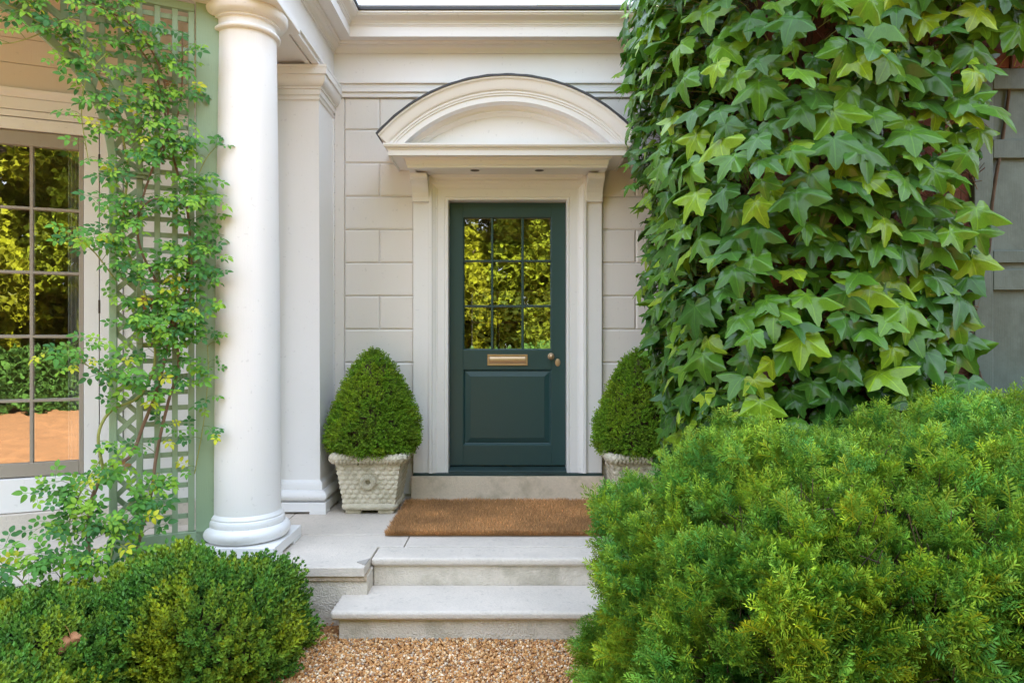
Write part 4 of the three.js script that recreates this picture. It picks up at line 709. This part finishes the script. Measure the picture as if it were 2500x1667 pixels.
{
  const geos = [ivyGeo(1, 0.30, 0.34), ivyGeo(2, 0.46, 0.42), ivyGeo(3, 0.2, 0.26), ivyGeo(4, 0.6, 0.5), ivyGeo(5, 0.36, 0.62)], r = rng(101);
  const cols = [[0.080, 0.215, 0.012], [0.040, 0.140, 0.012], [0.130, 0.290, 0.014], [0.22, 0.38, 0.016], [0.055, 0.165, 0.016], [0.30, 0.45, 0.02]].map((c) => lin(...c.map((v) => v * 1.35)));
  const o = { map: veinMap, clearcoat: 0.7, clearcoatRoughness: 0.20, transmission: 0.3, bumpMap: veinMap, bumpScale: -0.0012 };
  const mats = cols.map((c) => leafMat({ ...o, color: c })), allMat = leafMat({ ...o, color: lin(1, 1, 1), vertexColors: true });
  const leaves = [], stalks = [], twigs = [];
  const depthAt = (y, s) => lerp(0.17, 0.44, clamp((y - 0.3) / 2.9)) * (0.75 + 0.5 * vnoise(s * 3.1, y * 3.1, 5));
  const put = (y, s, layer) => { // s: 0..1.78 along the side from the siding, then 1.78.. along the front
    let base, n; const corner = 1.80;
    if (s < corner) { base = V(WX, y, 0.20 + s); n = V(-1, 0, 0.12); const w = clamp((s - corner + 0.25) / 0.25); n = V(-1 + 0.45 * w, 0, 0.12 + 0.75 * w); }
    else { base = V(WX + s - corner, y, WZ); const w = clamp((corner + 0.22 - s) / 0.22); n = V(-0.6 * w, 0, 1); }
    n.normalize();
    const edgeFar = clamp(s / 0.25), D = depthAt(y, s) * (s < corner ? 0.62 + 0.38 * edgeFar : 0.95), off = layer === 0 ? D * rr(0.72, 1.08, r) : D * rr(0.15, 0.72, r);
    const size = layer === 0 ? rr(0.084, 0.158, r) : rr(0.045, 0.115, r), scl = size * (y < 0.9 ? 0.9 : 1) * (s < 0.5 ? 0.85 : 1);
    const p = base.clone().addScaledVector(n, off + 0.03), tilt = layer === 0 ? rr(0.05, 1.05, r) : rr(-0.1, 0.7, r);
    const fn = n.clone().multiplyScalar(Math.cos(tilt)).addScaledVector(UPV, Math.sin(tilt)).add(V(rr(-0.42, 0.42, r), 0, rr(-0.3, 0.3, r))).normalize();
    const td = V(0, -1, 0).addScaledVector(n, 0.15).add(V(rr(-0.75, 0.75, r), rr(0, 0.3, r), rr(-0.3, 0.3, r))); td.addScaledVector(fn, -td.dot(fn)).normalize();
    const ya = td.clone().negate(), xa = ya.clone().cross(fn).normalize(), m = frame(xa.multiplyScalar(scl), ya.multiplyScalar(scl), fn.clone().multiplyScalar(scl), p);
    const t = r(); let c = t < 0.30 ? 0 : t < 0.52 ? 1 : t < 0.72 ? 2 : t < 0.83 ? 3 : t < 0.975 ? 4 : 5;
    leaves.push({ m, c, g: Math.floor(r() * 5), score: layer === 0 && y < 3.05 && y > 0.55 ? scl / (DIST - p.z) : 0 });
    if (off > 0.08) { const q = base.clone().addScaledVector(n, off * 0.35).add(V(rr(-0.05, 0.05, r), rr(-0.10, 0.06, r), rr(-0.05, 0.05, r))), mid = p.clone().lerp(q, 0.5).add(V(0, rr(-0.01, 0.035, r), 0)); stalks.push(tube([p.clone(), mid, q], 0.0021, 0.0026, 5, 4)); }
  };
  for (let y = 0.1; y < 3.75; y += 0.096) for (let s = 0.0; s < 3.3; s += 0.096) {
    const lim = (y > 2.55 ? 3.2 : 2.62) + (vnoise(y * 4, 2, 7) - 0.5) * 0.30; if (s > lim) continue;
    const far = vnoise(y * 3.3, 9, 1) * 0.28; if (s < far - 0.05) continue;
    put(y + rr(-0.04, 0.04, r), s + rr(-0.04, 0.04, r), 0);
    put(y + rr(-0.04, 0.04, r), s + rr(-0.04, 0.04, r), 1); if (r() < 0.9) put(y + rr(-0.04, 0.04, r), s + rr(-0.04, 0.04, r), 1);
  }
  leaves.sort((a, b) => b.score - a.score);
  leaves.slice(0, 300).forEach((l) => part('leaf', geos[l.g], mats[l.c], ivy).applyMatrix4(l.m));
  const rest = mergeGeometries(leaves.slice(300).map((l) => tinted(geos[l.g], cols[l.c].clone().multiplyScalar(rr(0.85, 1.12, r))).applyMatrix4(l.m)));
  part('foliage', rest, allMat, ivy).userData.kind = 'stuff';
  part('leaf_stalks', mergeGeometries(stalks), std({ color: lin(0.24, 0.26, 0.06), roughness: 0.6 }), ivy).userData.kind = 'stuff';
  for (let i = 0; i < 26; i++) { // woody stems climbing the wall
    const s0 = rr(0.1, 2.8, r), P = (s, y, o) => s < 1.8 ? V(WX - o, y, 0.2 + s) : V(WX + s - 1.8, y, WZ + o), pts = []; let s = s0; for (let y = -0.35; y < 3.8; y += 0.32) { pts.push(P(s, y, rr(0.015, 0.05, r))); s = clamp(s + rr(-0.09, 0.09, r), 0.05, 2.95); if ((s0 < 1.8) !== (s < 1.8)) s = s0; }
    part('vine_stem', tube(pts, rr(0.008, 0.016, r), 0.004, 60, 6), M.bark, ivy);
  }
  for (let i = 0; i < 9000; i++) { const s = rr(0, 2.75, r), y = rr(0, 3.7, r), o = rr(0.01, 0.12, r), p = s < 1.8 ? V(WX - o, y, 0.2 + s) : V(WX + s - 1.8, y, WZ + o), d = V(rr(-1, 1, r), rr(-1, 1, r), rr(-1, 1, r)).normalize(), L = rr(0.04, 0.13, r), x = d.clone().cross(UPV).normalize(); twigs.push([frame(x, d.clone().multiplyScalar(L), x.clone().cross(d), p), lin(0.12 * rr(0.5, 1.3, r), 0.075 * rr(0.5, 1.2, r), 0.04)]); }
  instances('dry_twigs', new THREE.CylinderGeometry(0.0015, 0.0025, 1, 4, 1), std({ color: lin(1, 1, 1), roughness: 1 }), twigs, ivy);
}

// ================================================================== CLIMBING ROSE
const rose = thing('climbing_rose', 'climbing rose with thorny canes winding up the green trellis', 'rose', [-1.805, 0, DIST - 3.878]);
rose.rotation.y = TA;
{
  const r = rng(131);
  const roseLeaf = (seed) => { // five pointed leaflets on one stalk along +y, face +z
    const q = rng(seed), pos = [], idx = [], S = [0.16, 0.4, 0.62, 0.82], lobes = [[0.70, 0, 0.40], [0.62, 1.15, 0.36], [0.62, -1.15, 0.36], [0.30, 1.25, 0.31], [0.30, -1.25, 0.31]];
    for (const [y, yaw, L0] of lobes) {
      const L = L0 * rr(0.9, 1.12, q), w = L * rr(0.29, 0.35, q), b = pos.length / 3, c = Math.cos(-yaw), s = Math.sin(-yaw), dr = rr(0.15, 0.5, q), bent = rr(-0.2, 0.2, q);
      const P = (u, v) => { const z = 0.35 * Math.abs(u) - dr * v * v / L + bent * v, vv = v + 0.05; pos.push(u * c - vv * s, y + u * s + vv * c, z); };
      const wid = (t) => w * Math.pow(Math.sin(PI * Math.pow(t, 0.8)), 0.75);
      P(0, 0); P(0, L); for (const t of S) { P(-wid(t), L * t); P(0, L * t); P(wid(t), L * t); }
      idx.push(b, b + 3, b + 2, b, b + 4, b + 3); for (let i = 0; i < 3; i++) { const k = b + 2 + i * 3; idx.push(k, k + 1, k + 3, k + 1, k + 4, k + 3, k + 1, k + 2, k + 4, k + 2, k + 5, k + 4); } idx.push(b + 11, b + 12, b + 1, b + 12, b + 13, b + 1);
    }
    const b = pos.length / 3, w = 0.011; pos.push(-w, 0, 0, w, 0, 0, w, 0.75, 0, -w, 0.75, 0); idx.push(b, b + 1, b + 2, b, b + 2, b + 3);
    const g = new THREE.BufferGeometry(); g.setAttribute('position', new THREE.Float32BufferAttribute(pos, 3)); g.setIndex(idx); g.computeVertexNormals(); return g;
  };
  const geos = [1, 2, 3, 4].map(roseLeaf), cols = [[0.055, 0.165, 0.020], [0.085, 0.215, 0.022], [0.035, 0.120, 0.026], [0.16, 0.29, 0.02], [0.36, 0.37, 0.02], [0.22, 0.11, 0.04]].map((c) => lin(...c.map((v) => v * 1.45)));
  const mats = cols.map((c) => leafMat({ color: c, transmission: 0.25, clearcoat: 0.4 })), allMat = leafMat({ color: lin(1, 1, 1), vertexColors: true, transmission: 0.25, clearcoat: 0.4 });
  const caneOld = std({ color: lin(0.20, 0.115, 0.065), roughness: 0.75, bumpMap: grain, bumpScale: 0.003 }), caneNew = std({ color: lin(0.26, 0.28, 0.06), roughness: 0.6 }), shootMat = std({ color: lin(0.16, 0.22, 0.05), roughness: 0.6 });
  const canes = [
    [[[-.42, -.27, .43], [-.47, .05, .32], [-.49, .28, .22], [-.47, .45, .15], [-.41, .55, .09], [-.32, .60, .06], [-.25, .78, .05], [-.19, .95, .05], [-.12, 1.25, .06], [-.05, 1.5, .06], [-.03, 1.9, .05], [-.12, 2.3, .05], [-.2, 2.7, .06], [-.42, 3.0, .07]], .0125, .004, 0, 1],
    [[[-.34, -.30, .43], [-.30, -.05, .33], [-.26, .2, .2], [-.21, .42, .12], [-.19, .6, .07], [-.13, .9, .05], [-.08, 1.1, .05], [-.15, 1.45, .06], [-.28, 1.8, .05], [-.2, 2.2, .06], [-.08, 2.5, .06], [-.06, 2.95, .06]], .010, .004, 0, 1],
    [[[-.43, .50, .1], [-.455, .75, .12], [-.40, .86, .1], [-.28, .92, .06], [-.2, 1.1, .05], [-.25, 1.5, .06], [-.35, 1.8, .07], [-.33, 2.2, .06], [-.45, 2.6, .06], [-.7, 2.92, .07], [-1.0, 3.06, .08]], .008, .004, 1, 1],
    [[[-.50, -.27, .46], [-.58, .0, .36], [-.58, .25, .28], [-.53, .45, .2], [-.44, .62, .14]], .006, .003, 1, 1.8],
    [[[-.56, -.27, .5], [-.68, .02, .42], [-.80, .16, .38], [-.92, .22, .36]], .005, .003, 1, 1.7],
    [[[-.30, -.28, .46], [-.38, .05, .34], [-.36, .28, .24], [-.28, .42, .16]], .006, .003, 1, 1.6],
    [[[-.3, 2.3, .06], [-.5, 2.68, .08], [-.8, 2.90, .08], [-1.2, 3.02, .08]], .006, .003, 1, 0.8],
    [[[-.16, 2.2, .06], [-.14, 2.6, .07], [-.28, 2.9, .08], [-.6, 3.04, .08], [-1.0, 3.1, .08]], .006, .003, 0, 1.3],
    [[[-.42, 2.75, .1], [-.50, 2.62, .13], [-.53, 2.42, .14], [-.50, 2.15, .12]], .0035, .002, 1, 0.7],
    [[[-.62, 2.88, .1], [-.74, 2.76, .14], [-.86, 2.70, .15], [-1.0, 2.72, .16]], .0035, .002, 1, 0.6],
    [[[-.38, 1.55, .08], [-.5, 1.72, .14], [-.62, 1.80, .18]], .004, .002, 1, 1.1],
    [[[-.36, 1.0, .08], [-.50, 1.10, .16], [-.60, 1.22, .18]], .004, .002, 1, 1.4],
    [[[-.05, 1.58, .06], [.05, 1.72, .1], [.13, 1.75, .12]], .004, .002, 1, 1.1],
    [[[.0, .48, .04], [.05, .8, .06], [.07, 1.1, .06], [.05, 1.35, .06]], .003, .002, 1, 0.8],
    [[[-.02, 2.05, .06], [.06, 2.25, .09], [.11, 2.32, .1]], .003, .002, 1, 0.7],
    [[[-.22, 1.2, .06], [-.10, 1.34, .1], [-.02, 1.55, .1], [-.02, 1.8, .1]], .005, .003, 0, 1.6],
    [[[-.3, 1.9, .06], [-.2, 2.0, .09], [-.06, 1.98, .1], [.02, 2.02, .1]], .005, .003, 0, 1.5],
  ];
  const leaves = [], thorns = [], shoots = [];
  const leafAt = (p, dir, young) => {
    const fn = V(rr(-0.5, 0.5, r), rr(0.25, 1, r), rr(0.25, 1.1, r)).normalize(), d = dir.clone().add(V(rr(-0.5, 0.5, r), rr(-0.4, 0.35, r), rr(-0.2, 0.5, r))); d.addScaledVector(fn, -d.dot(fn)).normalize();
    const s = rr(0.070, 0.112, r) * (young ? 0.8 : 1), x = d.clone().cross(fn), t = r(); let c = t < 0.32 ? 0 : t < 0.58 ? 1 : t < 0.80 ? 2 : t < 0.95 ? 3 : t < 0.992 ? 4 : 5; if (young && r() < 0.4) c = 3;
    const off = p.z > 0.035 ? p : V(p.x, p.y, 0.04);
    leaves.push({ m: frame(x.multiplyScalar(s), d.multiplyScalar(s), fn.multiplyScalar(s), off), c, g: Math.floor(r() * 4), score: s * (off.z + 1) * (off.x > -1.0 && off.y < 3.05 ? 1 : 0.1) * rr(0.8, 1.2, r) });
  };
  for (const [pts, r0, r1, young, dens] of canes) {
    const P = pts.map((p) => V(...p)), c = new THREE.CatmullRomCurve3(P), L = c.getLength();
    part('cane', tube(P, r0, r1, Math.ceil(L / 0.03), 8), young ? caneNew : caneOld, rose);
    for (let i = 0; i < L / 0.03; i++) { const t = r(), p = c.getPointAt(t), rad = lerp(r0, r1, t), d = V(rr(-1, 1, r), rr(-0.4, 0.2, r), rr(-0.2, 1, r)).normalize(), g = new THREE.ConeGeometry(0.0022, 0.007, 4); g.applyQuaternion(new THREE.Quaternion().setFromUnitVectors(UPV, d)); g.translate(...p.addScaledVector(d, rad + 0.002).toArray()); thorns.push(g); }
    const n = Math.round(L / 0.052 * dens);
    for (let i = 0; i < n; i++) {
      const t = clamp((i + r()) / n), p = c.getPointAt(t); if (p.y < 0.02) continue; if (p.y > 0.55 && p.y < 1.0 && r() < 0.5) continue;
      const side = r() < 0.5 ? -1 : 1, len = rr(0.05, 0.20, r) * (r0 < 0.004 ? 0.5 : 1), d0 = V(side * rr(0.3, 1, r), rr(-0.15, 0.8, r), rr(0.1, 0.75, r)).normalize(), e = p.clone().addScaledVector(d0, len).add(V(0, -len * 0.15, 0)), m = p.clone().addScaledVector(d0, len * 0.5).add(V(0, len * 0.08, 0));
      shoots.push(tube([p, m, e], 0.0018, 0.0011, 5, 4)); const k = Math.max(2, Math.round(len / 0.034)), sc = new THREE.CatmullRomCurve3([p, m, e]);
      for (let j = 0; j < k; j++) leafAt(sc.getPoint((j + 1) / k), d0.clone().add(V((j % 2 ? 1 : -1) * 0.9, 0, 0.2)).normalize(), j === k - 1);
    }
  }
  leaves.sort((a, b) => b.score - a.score);
  leaves.slice(0, 300).forEach((l) => part('leaf', geos[l.g], mats[l.c], rose).applyMatrix4(l.m));
  part('foliage', mergeGeometries(leaves.slice(300).map((l) => tinted(geos[l.g], cols[l.c].clone().multiplyScalar(rr(0.85, 1.12, r))).applyMatrix4(l.m))), allMat, rose).userData.kind = 'stuff';
  part('thorns', mergeGeometries(thorns), caneOld, rose).userData.kind = 'stuff';
  part('side_shoots', mergeGeometries(shoots), shootMat, rose).userData.kind = 'stuff';
}

// ================================================================== A FALLEN LEAF ON THE BOX SHRUB
{
  const t = thing('dead_leaf', 'curled brown dead leaf caught in the low box shrub', 'leaf', [-1.80, 0.0, 2.52]);
  const m = std({ color: lin(0.42, 0.19, 0.085), roughness: 0.8, map: stainMap });
  const g = ivyGeo(9, 0.9, 0.9); g.scale(0.062, 0.062, 0.062); part('blade', g, m, t); part('stalk', tube([V(0, 0, 0), V(0.005, 0.03, 0.012), V(0.0, 0.055, 0.03)], 0.0015, 0.001, 5, 5), m, t);
  t.rotation.set(-0.5, 0.5, 0.6); t.position.y = 0.015;
}

// ================================================================== GARDEN OPPOSITE THE HOUSE (mirrored in the panes)
{
  const r = rng(151), clump = [1, 2].map((s) => { const q = rng(s), pos = []; for (let i = 0; i < 16; i++) { const d = V(rr(-1, 1, q), rr(-0.6, 0.8, q), rr(-1, 1, q)).normalize(), [x, y, z] = dirFrame(d, q, 1); addTris(pos, diamondLeaf(0.17, 0.05, 0.015, 0.03), frame(x, y, z, V(rr(-0.16, 0.16, q), rr(-0.13, 0.13, q), rr(-0.16, 0.16, q)))); } const g = new THREE.BufferGeometry(); g.setAttribute('position', new THREE.Float32BufferAttribute(pos, 3)); g.computeVertexNormals(); return g; });
  const lm = leafMat({ color: lin(1, 1, 1), transmission: 0, clearcoat: 0.15 });
  const spots = [[-10.5, 17, 8.5, 'leafy tree beyond the gravel court with a leaning trunk'], [-6, 15.5, 9.5, 'broad leafy tree beyond the gravel court'], [-2.2, 17.5, 11, 'tall leafy tree facing the front door across the court'], [1.5, 15.2, 8.5, 'rounded leafy tree across the court with low branches'], [5, 17, 10.5, 'tall spreading tree across the court'], [9, 15.5, 9, 'pale leafy tree across the court'], [13, 18, 10, 'dense leafy tree at the end of the court'], [-8, 21, 12, 'tall dark tree standing behind the leaning tree'], [-4, 20.5, 10, 'dense tree filling the gap behind the broad tree'], [0, 21, 11.5, 'dense tree behind the rounded tree across the court'], [3.4, 20, 10.5, 'bushy tree behind the low branched tree'], [7, 21, 12, 'tall dense tree behind the pale tree'], [11, 21, 11, 'bushy tree at the back of the court end']];
  spots.forEach(([x, z, H, label], ti) => {
    const t = thing('leafy_tree', label, 'tree', [x, GY, z], 'trees across the court'), tone = rr(0, 1, r);
    part('trunk', tube([V(0, -0.1, 0), V(rr(-0.2, 0.2, r), H * 0.25, rr(-0.2, 0.2, r)), V(rr(-0.4, 0.4, r), H * 0.75, 0)], 0.24, 0.07, 14, 9), M.bark, t);
    for (let k = 0; k < 7; k++) { const a = r() * 6.3, y = H * rr(0.2, 0.6, r), L = rr(1.2, 2.4, r); part('limb', tube([V(0, y, 0), V(Math.cos(a) * L * 0.5, y + L * 0.35, Math.sin(a) * L * 0.5), V(Math.cos(a) * L, y + L * 0.5, Math.sin(a) * L)], 0.08, 0.02, 8, 6), M.bark, t); }
    const blobs = Array.from({ length: 26 }, () => { const u = r(), a = r() * 6.3, rad = rr(0.3, 2.5, r) * (1 - 0.45 * u); return [Math.cos(a) * rad, H * lerp(0.10, 0.95, u), Math.sin(a) * rad, rr(0.6, 1.25, r), rr(0.75, 1.2, r)]; }), lists = [[], []];
    for (let i = 0; i < 3600; i++) { const b = blobs[i % 26], d = V(rr(-1, 1, r), rr(-1, 1, r), rr(-1, 1, r)); if (d.length() > 1) d.normalize(); const p = V(b[0], b[1], b[2]).addScaledVector(d, b[3]); if (p.y < 0.2) continue; const [ax, ay, az] = dirFrame(V(rr(-1, 1, r), rr(-1, 1, r), rr(-1, 1, r)).normalize(), r, rr(0.8, 1.4, r)), k = rr(0.6, 1.3, r) * b[4];
      lists[i % 2].push([frame(ax, ay, az, p), lin(k * lerp(0.30, 0.14, tone), k * lerp(0.31, 0.22, tone), k * 0.012)]); }
    lists.forEach((l, i) => instances('crown', clump[i], lm, l, t));
  });
  const hedge = thing('garden_hedge', 'clipped green hedge along the far side of the court', 'hedge', [0, GY, 13.2]), lists = [[], []];
  part('branches', cbox(-12, 14, 0, 0.95, -0.35, 0.35, 0.1), M.twig, hedge);
  for (let i = 0; i < 6500; i++) { const p = V(rr(-12, 14, r), rr(0.05, 1.15, r), -0.45 + rr(-0.08, 0.1, r)); if (r() < 0.3) { p.y = 1.1 + rr(-0.1, 0.1, r); p.z = rr(-0.5, 0.5, r); } const [ax, ay, az] = dirFrame(V(rr(-1, 1, r), rr(-0.3, 1, r), rr(-1, 0.2, r)).normalize(), r, rr(0.5, 0.8, r)), k = rr(0.6, 1.2, r); lists[i % 2].push([frame(ax, ay, az, p), lin(0.07 * k, 0.16 * k, 0.025 * k)]); }
  lists.forEach((l, i) => instances('foliage', clump[i], lm, l, hedge));
  // shrubs behind the house, seen through the hall window
  const back = thing('back_garden_shrub', 'sunlit shrubbery behind the house seen through the hall', 'shrub', [0, GY, -11.5]), bl = [];
  part('stems', new THREE.CylinderGeometry(0.1, 0.12, 1.5, 8).translate(0, 0.75, 0), M.bark, back);
  for (let i = 0; i < 2600; i++) { const p = V(rr(-3, 3, r), rr(0.1, 4, r), rr(-1, 0.8, r)), [ax, ay, az] = dirFrame(V(rr(-1, 1, r), rr(-1, 1, r), rr(-1, 1, r)).normalize(), r, rr(0.9, 1.5, r)), k = rr(0.6, 1.3, r); bl.push([frame(ax, ay, az, p), lin(0.19 * k, 0.25 * k, 0.03 * k)]); }
  instances('foliage', clump[0], lm, bl, back);
}

renderer.render(scene, camera);
